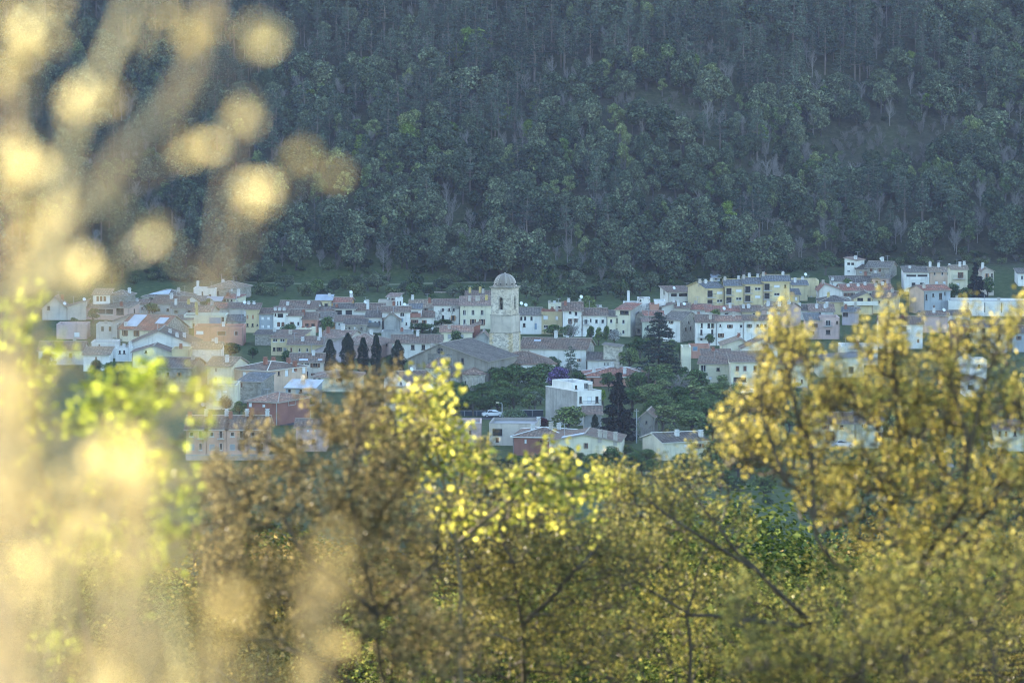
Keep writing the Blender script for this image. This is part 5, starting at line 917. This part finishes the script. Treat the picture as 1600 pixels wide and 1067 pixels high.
def wood():
    col = bpy.data.collections.new('woodland_kinds'); order = {}
    kinds = sorted({(k, v) for k, v, *_ in rest})
    for i, (k, v) in enumerate(kinds):
        t, c = tree_mesh(k, v)[4:6]; mb = MB(); n = len(t.v); mb.v = t.v + c.v; mb.f = t.f + [tuple(q + n for q in f) for f in c.f]; mb.m = [0] * len(t.f) + [1] * len(c.f); mb.uv = t.uv + c.uv
        o = bpy.data.objects.new('woodland_%s_%s' % ('abcdefghijklmnopqrstuvwxyz'[i], k), mb.mesh('woodland_tree', [bark(BARK[k]), LEAF[k]])); col.objects.link(o); order[(k, v)] = i
    me = bpy.data.meshes.new('woodland'); me.from_pydata([(X, Yy, z) for _, _, X, Yy, z, _, _ in rest], [], [])
    a = me.attributes.new('pick', 'INT', 'POINT'); a.data.foreach_set('value', [order[(k, v)] for k, v, *_ in rest])
    a = me.attributes.new('turn', 'FLOAT', 'POINT'); a.data.foreach_set('value', [r[6] for r in rest])
    a = me.attributes.new('size', 'FLOAT_VECTOR', 'POINT'); a.data.foreach_set('vector', [q for r in rest for w_ in (HR.uniform(.78, 1.28),) for q in (r[5] * w_, r[5] * w_ * HR.uniform(.85, 1.15), r[5] * HR.uniform(.85, 1.2))])
    o = link('woodland', me); tag(o, 'dense mixed wood covering the upper hillside', 'wood', kind='stuff')
    ng = bpy.data.node_groups.new('woodland', 'GeometryNodeTree'); ng.interface.new_socket('Geometry', in_out='INPUT', socket_type='NodeSocketGeometry'); ng.interface.new_socket('Geometry', in_out='OUTPUT', socket_type='NodeSocketGeometry')
    N = ng.nodes.new; gi, go, ci, ip = N('NodeGroupInput'), N('NodeGroupOutput'), N('GeometryNodeCollectionInfo'), N('GeometryNodeInstanceOnPoints')
    ci.inputs['Collection'].default_value = col; ci.inputs['Separate Children'].default_value = True; ci.inputs['Reset Children'].default_value = True; ip.inputs['Pick Instance'].default_value = True
    def att(nm, ty):
        n = N('GeometryNodeInputNamedAttribute'); n.data_type = ty; n.inputs['Name'].default_value = nm; return [s_ for s_ in n.outputs if s_.enabled and s_.name == 'Attribute'][0]
    cx = N('ShaderNodeCombineXYZ'); er = N('FunctionNodeEulerToRotation'); l = ng.links.new
    l(att('turn', 'FLOAT'), cx.inputs['Z']); l(cx.outputs[0], er.inputs[0]); l(er.outputs[0], ip.inputs['Rotation']); l(att('size', 'FLOAT_VECTOR'), ip.inputs['Scale']); l(att('pick', 'INT'), ip.inputs['Instance Index'])
    l(gi.outputs[0], ip.inputs['Points']); l(ci.outputs[0], ip.inputs['Instance']); l(ip.outputs[0], go.inputs[0])
    m = o.modifiers.new('woodland', 'NODES'); m.node_group = ng
wood()

# ------------------------------------------------------------------ street things
def lamp_post(px, yb, yt, label, arm=True, name='street_lamp', cat='street lamp'):
    D = hit(px, yb); p = P(px, yb, D); h = (yb - yt) / pxm(D); o = empty(name, (p.x, D, G(p.x, D)), label, cat); g = MB(); g.tube([(0, 0, -.3), (0, 0, .8), (0, 0, h)], [.11, .09, .06], 8); g.build('pole', plain((.42, .44, .46), .5), o)
    if arm:
        g = MB(); g.tube([(0, 0, h - .1), (-.15, 0, h + .12), (-.7, 0, h + .2)], .045, 6); g.build('arm', plain((.42, .44, .46), .5), o)
        g = MB(); g.box(-1.25, -.16, h + .12, -.6, .16, h + .27); g.box(-1.2, -.12, h + .07, -.7, .12, h + .119, 1); g.build('lamp_head', [plain((.62, .56, .36), .5), plain((.75, .72, .6), .3)], o)
    else:
        g = MB(); g.box(-.45, -.05, h - .5, .45, .05, h - .38); [g.tube([(x, 0, h - .38), (x, 0, h - .2)], .05, 6) for x in (-.4, 0, .4)]; g.build('cross_arm', plain((.3, .28, .25), .7), o)
lamp_post(784.5, 652, 630, 'slim street lamp with yellowish head behind the dome bush')
lamp_post(994.7, 692, 638, 'tall grey utility pole beside the big conifer', False, 'utility_pole', 'utility pole')
lamp_post(373.5, 632, 592, 'grey utility pole beside the rubble stone shed', False, 'utility_pole', 'utility pole')
lamp_post(1122, 617, 600, 'short street lamp in the gardens before the beige apartments')
lamp_post(869, 575, 540, 'thin pole against the parish hall wall', False, 'utility_pole', 'utility pole')
def car(px, yb, rz, paint, label):
    D = hit(px, yb); p = P(px, yb, D); z = G(p.x, D) + .08; o = empty('parked_car', Matrix.Translation((p.x, D, z)) @ Matrix.Rotation(R(rz), 4, 'Z'), label, 'car', 'parked cars'); g = MB()
    prof = [(-2.1, .35), (-2.12, .72), (-1.95, .88), (-1.45, .95), (-.95, 1.40), (.55, 1.46), (1.35, .98), (1.98, .88), (2.12, .62), (2.1, .32)]
    w = lambda z_: .86 if z_ < 1 else .68
    for (x0, z0), (x1, z1) in zip(prof, prof[1:]): g.face([(x0, -w(z0), z0), (x0, w(z0), z0), (x1, w(z1), z1), (x1, -w(z1), z1)])
    lo = [q for q in prof if q[1] < 1]
    for s in (-1, 1): g.face([(x, s * .86, z_) for x, z_ in lo]); g.face([(-1.45, s * .86, .95), (1.35, s * .86, .98), (.55, s * .68, 1.46), (-.95, s * .68, 1.40)])
    g.face([(-2.1, -.86, .35), (2.1, -.86, .32), (2.1, .86, .32), (-2.1, .86, .35)]); b = g.build('body', plain(paint, .25, .5), o)
    g = MB()
    for s in (-1, 1): g.face([(-1.3, s * .845, 1.0), (1.18, s * .845, 1.02), (.52, s * .70, 1.40), (-.9, s * .71, 1.35)])
    g.face([(.64, -.62, 1.44), (.64, .62, 1.44), (1.30, .74, 1.03), (1.30, -.74, 1.03)]); g.face([(-1.02, -.62, 1.385), (-1.02, .62, 1.385), (-1.42, .74, 1.0), (-1.42, -.74, 1.0)]); g.build('window', glass(.02), b)
    for x in (-1.35, 1.3):
        for s in (-1, 1):
            T = Matrix.Translation((x, s * .80, .32)) @ Matrix.Rotation(R(90), 4, 'X'); g = MB(); g.lathe([(.0, -.1), (.3, -.1), (.33, -.06), (.33, .06), (.3, .1), (0, .1)], 14); wo = g.build('wheel', plain((.02, .02, .02), .8), o, T); g = MB(); g.lathe([(0, .108 * -s), (.18, .106 * -s), (.2, .1 * -s)], 12); g.build('rim', plain((.5, .5, .52), .4), wo)
car(331, 637, 15, (.7, .71, .72), 'white car before the pale warehouse door'); car(1317, 700, 5, (.72, .72, .73), 'white van-like car before the dark garage'); car(1464, 713, 0, (.55, .57, .6), 'silver car on the lane between yellow branches'); car(1172, 618, 10, (.7, .7, .72), 'white car under the beige apartment balcony'); car(1192, 617, 10, (.04, .05, .07), 'dark car under the beige apartment balcony'); car(770, 652, 10, (.7, .7, .7), 'white car behind the orchard fence')
def fence(px0, px1, yb, hp, label, col, name='fence'):
    D = hit((px0 + px1) / 2, yb); a, b = P(px0, yb, D), P(px1, yb, D); h = hp / pxm(D); L = b.x - a.x; o = empty(name, (a.x, D, G((a.x + b.x) / 2, D)), label, 'fence'); g = MB(); g.box(0, 0, -.3, L, .05, h * .92); g.build('mesh_panel', plain(col, .9), o)
    for i in range(int(L / 2.5) + 1): g = MB(); g.tube([(i * 2.5, -.05, -.3), (i * 2.5, -.05, h)], .05, 6); g.build('post', plain((.3, .31, .32), .6), o)
    g = MB(); g.box(0, -.06, h * .93, L, .06, h); g.build('rail', plain((.33, .34, .35), .6), o)
fence(706, 760, 650, 9, 'dark mesh fence in front of the feathery orchard', (.03, .045, .06)); fence(761, 790, 651, 8, 'dark mesh fence between orchard and lamp post', (.03, .04, .055)); fence(812, 849, 650, 10, 'dark mesh fence ending at the grey side wall', (.028, .038, .05)); fence(752, 778, 613, 6, 'teal mesh fence below the round apse', (.03, .09, .09))
def garden_wall(px0, px1, yb, hp, label, m):
    D = hit((px0 + px1) / 2, yb); a, b = P(px0, yb, D), P(px1, yb, D); h = hp / pxm(D); o = empty('garden_wall', (a.x, D, G((a.x + b.x) / 2, D)), label, 'wall'); g = MB(); g.box(0, 0, -.6, b.x - a.x, .35, h); g.build('masonry', m, o); g = MB(); g.box(-.05, -.06, h + .002, b.x - a.x + .05, .41, h + .12); g.build('coping', plaster((.42, .4, .37), .6), o)
garden_wall(1142, 1262, 610, 5, 'dark retaining wall under the beige apartments', stone((.2, .19, .18))); garden_wall(700, 760, 612, 6, 'low grey wall at the foot of the apses', stone((.26, .25, .23))); garden_wall(1440, 1490, 730, 10, 'pale retaining wall below the silver car', plaster((.5, .48, .45), .6)); garden_wall(290, 470, 719, 8, 'low wall before the pink terraced houses', plaster((.5, .42, .36), .6))
V('bush', 690, 660, 1, 1, 'x', 'x') if 0 else None
# ------------------------------------------------------------------ sunlit plants near the camera
def grow(rng, base, limbs, tips, rl=.03, rt=.005, sag=.06, plume=0.0):
    """wood that reaches every tip: limbs first, then each tip joins the nearest wood already there"""
    t = MB(); nodes = []
    for pts, r0, r1 in limbs:
        p = [pts[0]]
        for a, b in zip(pts, pts[1:]):
            k = max(2, int((b - a).length / .18))
            for i in range(1, k + 1): p.append(a.lerp(b, i / k) + Vector(rng.normal(size=3) * .008))
        rad = np.linspace(r0, r1, len(p)); t.tube(p, rad, 7); nodes += [tuple(q) for q in p[1:]]
    A = np.array(nodes); paths = []; d0 = np.array([np.min(((A - np.array(q)) ** 2).sum(1)) for q in tips]) if len(tips) else []
    for i in np.argsort(d0):
        q = np.array(tips[i]); dd = ((A - q) ** 2).sum(1) + np.where(A[:, 2] > q[2] + .05, .25, 0); s = A[np.argmin(dd)]; L = np.linalg.norm(q - s)
        k = max(2, min(7, int(L / .1))); off = rng.normal(size=3) * sag * L; pth = [s + (q - s) * f + off * math.sin(math.pi * f) + np.array([0, 0, sag * L * math.sin(math.pi * f)]) for f in np.linspace(0, 1, k + 1)]
        t.tube(pth, np.linspace(min(rl * .5, rt * (1 + L * 3)), rt * .45, k + 1), 4, 0, False); A = np.vstack([A, np.array(pth[1:])])
        if plume:                                                     # twigs that stand up from the tip like fingers
            for _ in range(rng.integers(1, 4)):
                b = pth[-1 - int(rng.integers(0, 2))]; ln = plume * rng.uniform(.4, 1.2); d = rng.normal(size=3) * .28 + [0, 0, 1]; w = rng.normal(size=3) * .05 * ln
                fp = [b + d * ln * f + w * math.sin(3 * f) for f in (0, .35, .7, 1)]; t.tube(fp, [rt * .5, rt * .4, rt * .3, rt * .2], 3, 0, False); paths.append(fp)
        else: paths.append(pth)
    return t, paths
def leafing(rng, paths, per, size, spread, asp, droop=.2, frac=.15, clump=None):
    C = []
    for p in paths:
        p = np.array(p); n = max(1, int(rng.gamma(1.1, per / 1.1)))
        f = frac + (1 - frac) * rng.random(n) ** .6; idx = f * (len(p) - 1); i = np.minimum(idx.astype(int), len(p) - 2); C.append(p[i] + (p[i + 1] - p[i]) * (idx - i)[:, None] + rng.normal(size=(n, 3)) * spread - [0, 0, spread * droop])
    C = np.concatenate(C); return kites(rng, C, rng.normal(size=C.shape) + [0, -.15, .45], size, asp, .08)
def shrubbery(name, label, cat, seed, Y, blobs, limbs, leaf, per, size, spread, bark_c, asp=.6, group=None, dY=1.0, rl=.03, rt=.005, part='crown', plume=0.0):
    """blobs: (px, py, rx, ry, twig tips); limbs: ([(px, py, dY)...], r0, r1)"""
    rng = np.random.default_rng(seed); s = pxm(Y); tips = []
    for px, py, rx, ry, n in blobs:
        for _ in range(n):
            d = rng.normal(size=3); d *= rng.random() ** .45 / np.linalg.norm(d); tips.append(tuple(P(px + d[0] * rx, py + d[2] * ry, Y + d[1] * dY)))
    lim = [([P(q[0], q[1], Y + (q[2] if len(q) > 2 else 0)) for q in pts], r0, r1) for pts, r0, r1 in limbs]
    x = lim[0][0][0].x; root = Vector((x, Y, G(x, Y)))
    lim = [([root] + l[0] if i == 0 else l[0], l[1], l[2]) for i, l in enumerate(lim)]
    lim = [([q - root for q in l], a, b) for l, a, b in lim]; tips = [tuple(Vector(q) - root) for q in tips]
    t, paths = grow(rng, root, lim, tips, rl, rt, .06, plume); o = empty(name, root, label, cat, group); t.build('trunk' if part == 'crown' else 'stem', bark(bark_c), o)
    c = MB(); c.arr(*leafing(rng, paths, per, size, spread, asp)); c.build(part, leaf, o); return o
olive = foliage((.14, .13, .03), (.44, .375, .10), .5, .0, .02); olive2 = foliage((.06, .06, .02), (.23, .20, .062), .36, .0, .02); brown = foliage((.07, .058, .028), (.24, .19, .085), .36, .0, .02); olive3 = foliage((.05, .056, .016), (.26, .235, .065), .38, .0, .02); lime = foliage((.14, .15, .026), (.37, .35, .08), .6, .0, .02); oakgreen = foliage((.11, .155, .018), (.29, .335, .045), .6, .0, .02); gold = foliage((.46, .39, .18), (.70, .61, .33), .55, .0, .03); gold2 = foliage((.22, .175, .075), (.50, .41, .19), .55, .0, .03)
DB = (.075, .055, .04); LB = (.14, .10, .07)
S = shrubbery
S('willow_tree', 'tall yellow-leaved tree with dark forked limbs before the village', 'tree', 3, 25,
  [(1235, 560, 55, 45, 60), (1185, 630, 50, 50, 52), (1265, 640, 65, 60, 68), (1310, 610, 36, 36, 18), (1170, 715, 55, 40, 44), (1260, 720, 70, 50, 57), (1390, 565, 50, 50, 57), (1400, 500, 22, 20, 10), (1350, 640, 50, 50, 44), (1430, 660, 70, 70, 83), (1485, 580, 45, 50, 55), (1485, 680, 60, 70, 73), (1560, 540, 40, 45, 39), (1560, 650, 60, 70, 70), (1590, 500, 14, 18, 6), (1380, 750, 80, 60, 78), (1480, 790, 90, 60, 83), (1580, 770, 60, 70, 65), (1300, 800, 70, 50, 52), (1222, 530, 22, 20, 8), (1135, 690, 22, 24, 9), (1330, 540, 14, 18, 4), (1520, 515, 20, 16, 5), (1420, 860, 80, 60, 60), (1550, 880, 80, 60, 60)],
  [([(1420, 1067), (1408, 950), (1425, 905)], .028, .024), ([(1425, 905), (1500, 845), (1570, 770), (1640, 700)], .022, .010), ([(1425, 905), (1400, 800), (1405, 680, -.2), (1395, 520, -.2)], .022, .006), ([(1408, 950), (1282, 860, -.6), (1272, 805, -.6), (1225, 745, -.6), (1150, 690, -.6)], .020, .007), ([(1272, 805, -.6), (1268, 700, -.5), (1230, 600, -.5), (1240, 500, -.5)], .018, .005), ([(1425, 905), (1508, 780, -.6), (1515, 690, -.6), (1535, 620, -.6), (1565, 510, -.6)], .024, .006), ([(1400, 800), (1350, 700, -.5), (1330, 600, -.5)], .014, .005), ([(1225, 745, -.6), (1190, 640, -.5), (1185, 560, -.5)], .014, .005), ([(1515, 690, -.6), (1480, 590, -.3), (1490, 500)], .014, .005)],
  olive, 12, .027, .022, DB, .52, dY=.8, plume=.20, rt=.006)
S('willow_tree', 'lower yellow-olive tree spreading under the forked limbs', 'tree', 4, 36,
  [(1100, 830, 90, 60, 70), (1000, 840, 80, 70, 80), (1055, 765, 45, 40, 26), (1000, 785, 60, 36, 30), (970, 750, 30, 26, 12), (1080, 735, 18, 22, 7), (1125, 750, 24, 26, 8), (1100, 940, 140, 90, 150), (1300, 970, 130, 80, 130), (1480, 1000, 130, 80, 110), (1000, 1010, 140, 80, 130), (1200, 1050, 160, 60, 130), (1400, 1070, 160, 50, 100), (1570, 1030, 80, 80, 70)],
  [([(1290, 1090), (1270, 980, -.8), (1180, 890, -1.2), (1080, 830, -1.2), (1010, 780, -1)], .05, .012), ([(1270, 980, -.8), (1150, 860, -1), (1060, 740, -.8)], .026, .006), ([(1290, 1090), (1420, 990, -1), (1560, 960, -1)], .035, .01), ([(1270, 980, -.8), (1080, 960, -1.3), (980, 900, -1.3)], .03, .008), ([(1080, 1110, -1.2), (1075, 960, -1.3), (1100, 860, -1.2)], .022, .008)], olive3, 16, .030, .036, DB, .58, dY=1.5, plume=.26)
S('young_tree', 'leafy olive sapling hiding the foot of the forked yellow tree', 'tree', 14, 22,
  [(1420, 1020, 120, 80, 80), (1300, 1040, 110, 60, 50), (1410, 960, 50, 60, 34), (1540, 970, 90, 90, 50), (1600, 900, 40, 80, 24), (1480, 930, 80, 50, 26), (1360, 930, 60, 50, 30), (1200, 1050, 80, 50, 50), (1150, 960, 50, 50, 16)],
  [([(1440, 1120), (1430, 1030), (1450, 930)], .016, .005), ([(1430, 1030), (1540, 960, -.6), (1590, 880, -.6)], .012, .004), ([(1350, 1110, -.6), (1345, 1000, -.7), (1300, 920, -.6)], .012, .004), ([(1560, 1110, -.6), (1545, 990, -.7), (1575, 900, -.6)], .012, .004), ([(1440, 1120), (1300, 1040), (1200, 1040)], .010, .004)], olive3, 13, .026, .03, DB, .58, dY=1.0, rt=.004, plume=.2)
S('brown_bush', 'large brown-olive tree with dry leaves in the middle ground', 'tree', 5, 25,
  [(575, 640, 45, 45, 50), (608, 606, 18, 24, 10), (525, 680, 55, 40, 60), (450, 730, 60, 40, 50), (600, 720, 70, 60, 110), (400, 800, 80, 55, 80), (520, 800, 110, 80, 160), (620, 820, 90, 90, 130), (420, 930, 110, 90, 150), (600, 960, 120, 110, 190), (690, 1020, 110, 70, 110), (340, 900, 60, 80, 60), (650, 660, 30, 30, 16), (500, 630, 34, 20, 9), (545, 596, 24, 14, 6), (360, 740, 30, 30, 10), (400, 690, 36, 36, 16), (345, 790, 55, 50, 50), (370, 860, 60, 60, 50), (330, 740, 26, 26, 10)],
  [([(600, 1100), (590, 960, -.6), (560, 850, -.9), (545, 740, -.8), (580, 620, -.3)], .03, .006), ([(590, 960, -.6), (470, 860, -.9), (420, 760, -.6)], .024, .005), ([(560, 850), (640, 740), (610, 640)], .02, .005), ([(590, 960), (680, 880), (690, 780)], .02, .006), ([(600, 1100), (440, 1000), (360, 900)], .022, .007)], brown, 14, .024, .026, DB, .62, dY=1.3, rt=.004, plume=.13)
S('brown_bush', 'second brown-olive tree below the bright maple', 'tree', 6, 34,
  [(770, 800, 80, 55, 80), (840, 850, 80, 60, 90), (700, 860, 90, 80, 130), (820, 900, 110, 80, 170), (930, 890, 80, 80, 110), (760, 1000, 120, 80, 170), (900, 1010, 120, 80, 160), (745, 735, 36, 34, 24), (985, 870, 60, 60, 50)],
  [([(820, 1100), (815, 980, -1), (800, 880, -1.3), (770, 790, -1)], .04, .01), ([(815, 980, -1), (900, 890, -1.4), (940, 850, -1)], .026, .01), ([(800, 880), (720, 820), (720, 730)], .024, .008)], olive2, 17, .029, .04, DB, .62, dY=1.8, plume=.24)
S('maple_tree', 'bright yellow-green maple rising before the white farmhouse', 'tree', 7, 30,
  [(690, 600, 22, 22, 16), (655, 630, 34, 26, 26), (690, 655, 40, 34, 40), (620, 690, 55, 34, 50), (705, 700, 50, 34, 46), (740, 730, 45, 36, 24), (650, 740, 60, 40, 22), (703, 585, 10, 14, 5), (640, 600, 12, 10, 4), (655, 596, 10, 10, 3), (850, 722, 36, 24, 26), (890, 758, 55, 30, 30), (840, 770, 50, 40, 24), (935, 755, 22, 20, 12), (800, 745, 26, 22, 9), (780, 800, 60, 50, 14), (900, 810, 55, 40, 12), (862, 696, 22, 8, 5), (720, 790, 50, 40, 10)],
  [([(720, 960), (715, 850), (690, 740), (668, 650), (684, 595)], .026, .007), ([(690, 740), (630, 680)], .02, .008), ([(715, 850), (800, 780), (860, 710)], .024, .008), ([(668, 650), (645, 605)], .009, .005)], lime, 9, .055, .065, (.16, .12, .08), .75, dY=1.2, rt=.006)
S('oak_sapling', 'vivid green young oak with backlit leaves', 'tree', 8, 14.5,
  [(170, 605, 45, 35, 26), (220, 615, 45, 45, 28), (190, 680, 55, 45, 26), (250, 590, 26, 26, 8), (150, 720, 50, 40, 14), (320, 630, 12, 45, 8), (330, 590, 12, 16, 3), (285, 760, 22, 34, 11), (250, 720, 40, 40, 12), (290, 830, 60, 60, 14), (240, 800, 50, 50, 10), (120, 640, 36, 50, 10), (70, 580, 50, 70, 22), (30, 660, 50, 90, 16), (15, 500, 30, 40, 9), (70, 455, 20, 14, 5), (100, 830, 90, 90, 16), (200, 900, 90, 90, 12), (60, 1000, 90, 80, 10)],
  [([(150, 1090), (120, 900), (150, 780), (165, 660), (190, 590)], .022, .004), ([(150, 780), (230, 680), (250, 590)], .008, .003), ([(120, 900), (60, 700), (50, 540)], .01, .003), ([(150, 780), (280, 740)], .007, .003), ([(165, 660), (110, 560)], .006, .003)], oakgreen, 8, .034, .03, LB, .62, dY=.5, rt=.003)
# plants a stride or two from the lens: catkin-like leaf tufts on stems, far out of focus
def near_stems(name, label, seed, Y, stems, tufts, leaf, size, cat='shrub', group=None):
    rng = np.random.default_rng(seed); root = Vector((P(stems[0][0][0][0], 1100, Y).x, Y, 0)); root.z = G(root.x, Y); o = empty(name, root, label, cat, group); t, c = MB(), MB(); C, N = [], []
    for pts, r in stems:
        q = [P(x, y, Y + d) - root for x, y, d in [(p + (0,))[:3] for p in pts]]; q = [Vector((q[0].x * .6, q[0].y, -.05))] + q if pts[0][1] > 1060 else q; t.tube(q, np.linspace(r, r * .55, len(q)), 6)
    for x, y, rr, n, d in tufts:
        ctr = P(x, y, Y + d) - root; C.append(np.array(ctr) + rng.normal(size=(n, 3)) * rr * np.array([.5, .5, .6]))
    C = np.concatenate(C); c.arr(*kites(rng, C, rng.normal(size=C.shape) + [-.2, -.6, .3], size, .6, .08)); t.build('stem', foliage((.46, .38, .25), (.62, .52, .36), .4, .0), o); c.build('leaves', leaf, o); return o
nr = random.Random(4)
near_stems('golden_shrub', 'blurred golden shrub with arching stems against the wooded hill', 31, 3.1,
  [([(-40, 1100), (-10, 700), (60, 460), (120, 330), (200, 225), (265, 165), (305, 95), (325, 30), (335, -40)], 0.0072), ([(60, 460), (100, 260), (150, 130), (190, 40), (215, -40)], 0.0041), ([(100, 260), (20, 200), (60, 60), (90, -30)], 0.0035), ([(120, 330), (240, 262), (310, 228)], 0.0024), ([(200, 225), (330, 130), (405, 60)], 0.0018), ([(-10, 700), (160, 520), (190, 330), (180, 240)], 0.0035), ([(160, 520), (330, 470), (385, 380), (395, 308)], 0.0033), ([(385, 380), (440, 290), (470, 246)], 0.0014), ([(440, 290), (522, 270)], 0.0014), ([(330, 470), (246, 360)], 0.0024), ([(-10, 700), (10, 480), (5, 290), (20, 100)], 0.0041), ([(160, 520), (90, 430), (50, 340)], 0.0029), ([(330, 470), (360, 250), (375, 180)], 0.0018)],
  [(405, 55, .012, 11, 0), (425, 65, .008, 5, .1), (312, 48, .013, 12, 0), (300, 70, .008, 6, 0), (135, 165, .014, 8, .1), (115, 185, .010, 5, 0), (165, 150, .01, 4, 0), (378, 180, .011, 9, 0), (310, 228, .010, 8, 0), (290, 245, .01, 4, 0), (470, 245, .006, 6, 0), (522, 272, .007, 4, 0), (385, 300, .010, 7, 0), (410, 312, .009, 7, 0), (246, 360, .008, 7, 0), (215, 385, .008, 3, 0), (50, 338, .012, 12, 0), (8, 285, .016, 14, 0), (15, 240, .01, 6, 0), (20, 40, .02, 14, 0), (70, 20, .016, 7, 0), (5, 130, .014, 9, 0), (30, 90, .015, 8, 0), (90, 400, .016, 7, 0), (30, 420, .018, 9, 0), (180, 320, .014, 4, 0), (110, 330, .014, 4, 0), (60, 260, .016, 5, .1), (270, 20, .015, 4, .2), (230, 60, .012, 3, .2), (150, 430, .018, 9, 0), (110, 450, .016, 7, 0)], gold, .0155)
st, tf = [], []
for i in range(85):
    x = -60 + 640 * nr.random() ** 1.5; y = 470 + 560 * nr.random() ** .7
    if x > 60 and y < 560 + (x - 60) * .5: continue
    if x > 260 and y < 690 + (x - 260) * .75: continue
    st.append(([(x + nr.uniform(-60, 60), 1100, nr.uniform(-.4, 1.6)), (x + nr.uniform(-20, 20), (y + 1100) / 2, 0), (x, y, 0)], 0.0023))
    st[-1][0][1] = st[-1][0][1][:2] + (st[-1][0][0][2],); st[-1][0][2] = st[-1][0][2][:2] + (st[-1][0][0][2],)
    for k in range(3): tf.append((x + nr.uniform(-25, 25), y + nr.uniform(-10, 190), (.022), nr.randrange(2, 9), st[-1][0][0][2]))
tf += [(30, 620, .016, 22, 0), (35, 590, .014, 14, 0), (25, 660, .016, 14, 0), (50, 700, .02, 14, 0), (330, 550, .017, 11, .2), (345, 600, .014, 5, .2), (510, 905, .010, 9, 0), (495, 930, .012, 5, 0), (300, 640, .016, 4, .2), (250, 660, .016, 4, .2)]
st += [([(340, 1100, .2), (350, 800, .2), (335, 560, .2)], .0016), ([(480, 1100), (500, 990), (510, 905)], .0016), ([(10, 1100), (40, 800), (30, 620)], 0.0057)]
near_stems('dry_weed', 'blurred pale golden weeds filling the lower corner close to the lens', 32, 2.5, st, tf, gold2, .0135, 'weed')
# more plants down the slope, behind the first ones
SL = random.Random(9); sl_leaf = foliage((.06, .085, .02), (.17, .19, .05), .4, .25)
def slope_tree(kind, px, py, Y, name, label, group=None, special=None, v=0, wide=1.1):
    m = tree_mesh(kind, v, special); top = P(px, py, Y); z = G(top.x, Y); k = (top.z - z) / m[2]
    plant(kind, v, top.x, Y, z, k * wide, k, SL.uniform(0, 6), name, label, 'tree', group, special)
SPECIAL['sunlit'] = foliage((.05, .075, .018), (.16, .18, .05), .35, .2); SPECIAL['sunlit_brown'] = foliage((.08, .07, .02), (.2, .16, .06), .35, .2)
slope_tree('near', 1172, 762, 95, 'oak_tree', 'round dark oak with sunlit top between the yellow trees', special='sunlit', v=1, wide=1.3)
n_ = 0
for Y, y0 in ((75, 870), (95, 840), (120, 830), (150, 820)):
    for px in range(-40, 1660, int(F / Y * 5.2 / (1 if Y < 100 else 1.2))):
        n_ += 1; k = 'near'; sp = SL.choice(['sunlit', 'sunlit', 'sunlit_brown'])
        slope_tree(k, px + SL.uniform(-40, 40), y0 + SL.uniform(-25, 70), Y * SL.uniform(.93, 1.07), 'slope_tree', 'brown-tinged sunlit tree on the slope seen between the near trees' if sp != 'sunlit' else 'green sunlit tree on the slope seen between the near trees', 'trees on the slope below the camera', sp, SL.randrange(3))
for i in range(150):
    Y = SL.uniform(460, 600); px = SL.uniform(-30, 1630); p = P(px, 800, Y); k = SL.choice(['garden', 'olive', 'garden', 'light', 'bush']); s_ = SL.uniform(.7, 1.1); plant(k, SL.randrange(3), p.x, Y, G(p.x, Y), s_ * 1.15, s_, SL.uniform(0, 6), 'valley_tree', dict(garden='mid-green tree on the shaded valley floor before the first houses', olive='grey-green tree on the shaded valley floor before the first houses', light='light green tree on the shaded valley floor before the first houses', bush='low bush on the shaded valley floor before the first houses')[k], 'tree', 'trees on the valley floor')
for i in range(46):
    Y = SL.uniform(600, 705); px = SL.uniform(1120, 1620); p = P(px, 800, Y); k = SL.choice(['garden', 'olive', 'light', 'bush', 'garden']); s_ = SL.uniform(.6, .95)
    if 1270 < px < 1385 and Y > 655 or 1440 < px < 1490 and Y > 640: continue
    plant(k, SL.randrange(3), p.x, Y, G(p.x, Y), s_ * 1.25, s_, SL.uniform(0, 6), 'valley_tree', dict(garden='mid-green tree on the shaded valley floor before the first houses', olive='grey-green tree on the shaded valley floor before the first houses', light='light green tree on the shaded valley floor before the first houses', bush='low bush on the shaded valley floor before the first houses')[k], 'tree', 'trees on the valley floor')
# dry grass round the camera's feet
gm = MB(); gr = np.random.default_rng(3)
for i in range(2600):
    x, y = gr.uniform(-.9, .55), gr.uniform(2.0, 7.0); z = G(x, y); h = gr.uniform(.5, 1.05) * (1.15 if x < 0 else .8); l = gr.normal(size=2) * .12; w = gr.uniform(.0012, .0025)
    gm.face([(x - w, y, z - .02), (x + w, y, z - .02), (x + l[0] * .4 + w * .7, y + l[1] * .4, z + h * .6), (x + l[0] * .4 - w * .7, y + l[1] * .4, z + h * .6)]); gm.face([(x + l[0] * .4 - w * .7, y + l[1] * .4, z + h * .6), (x + l[0] * .4 + w * .7, y + l[1] * .4, z + h * .6), (x + l[0], y + l[1], z + h)])
tag(gm.build('dry_grass', gold2), 'dry golden grass on the slope at the camera', 'grass', kind='stuff')
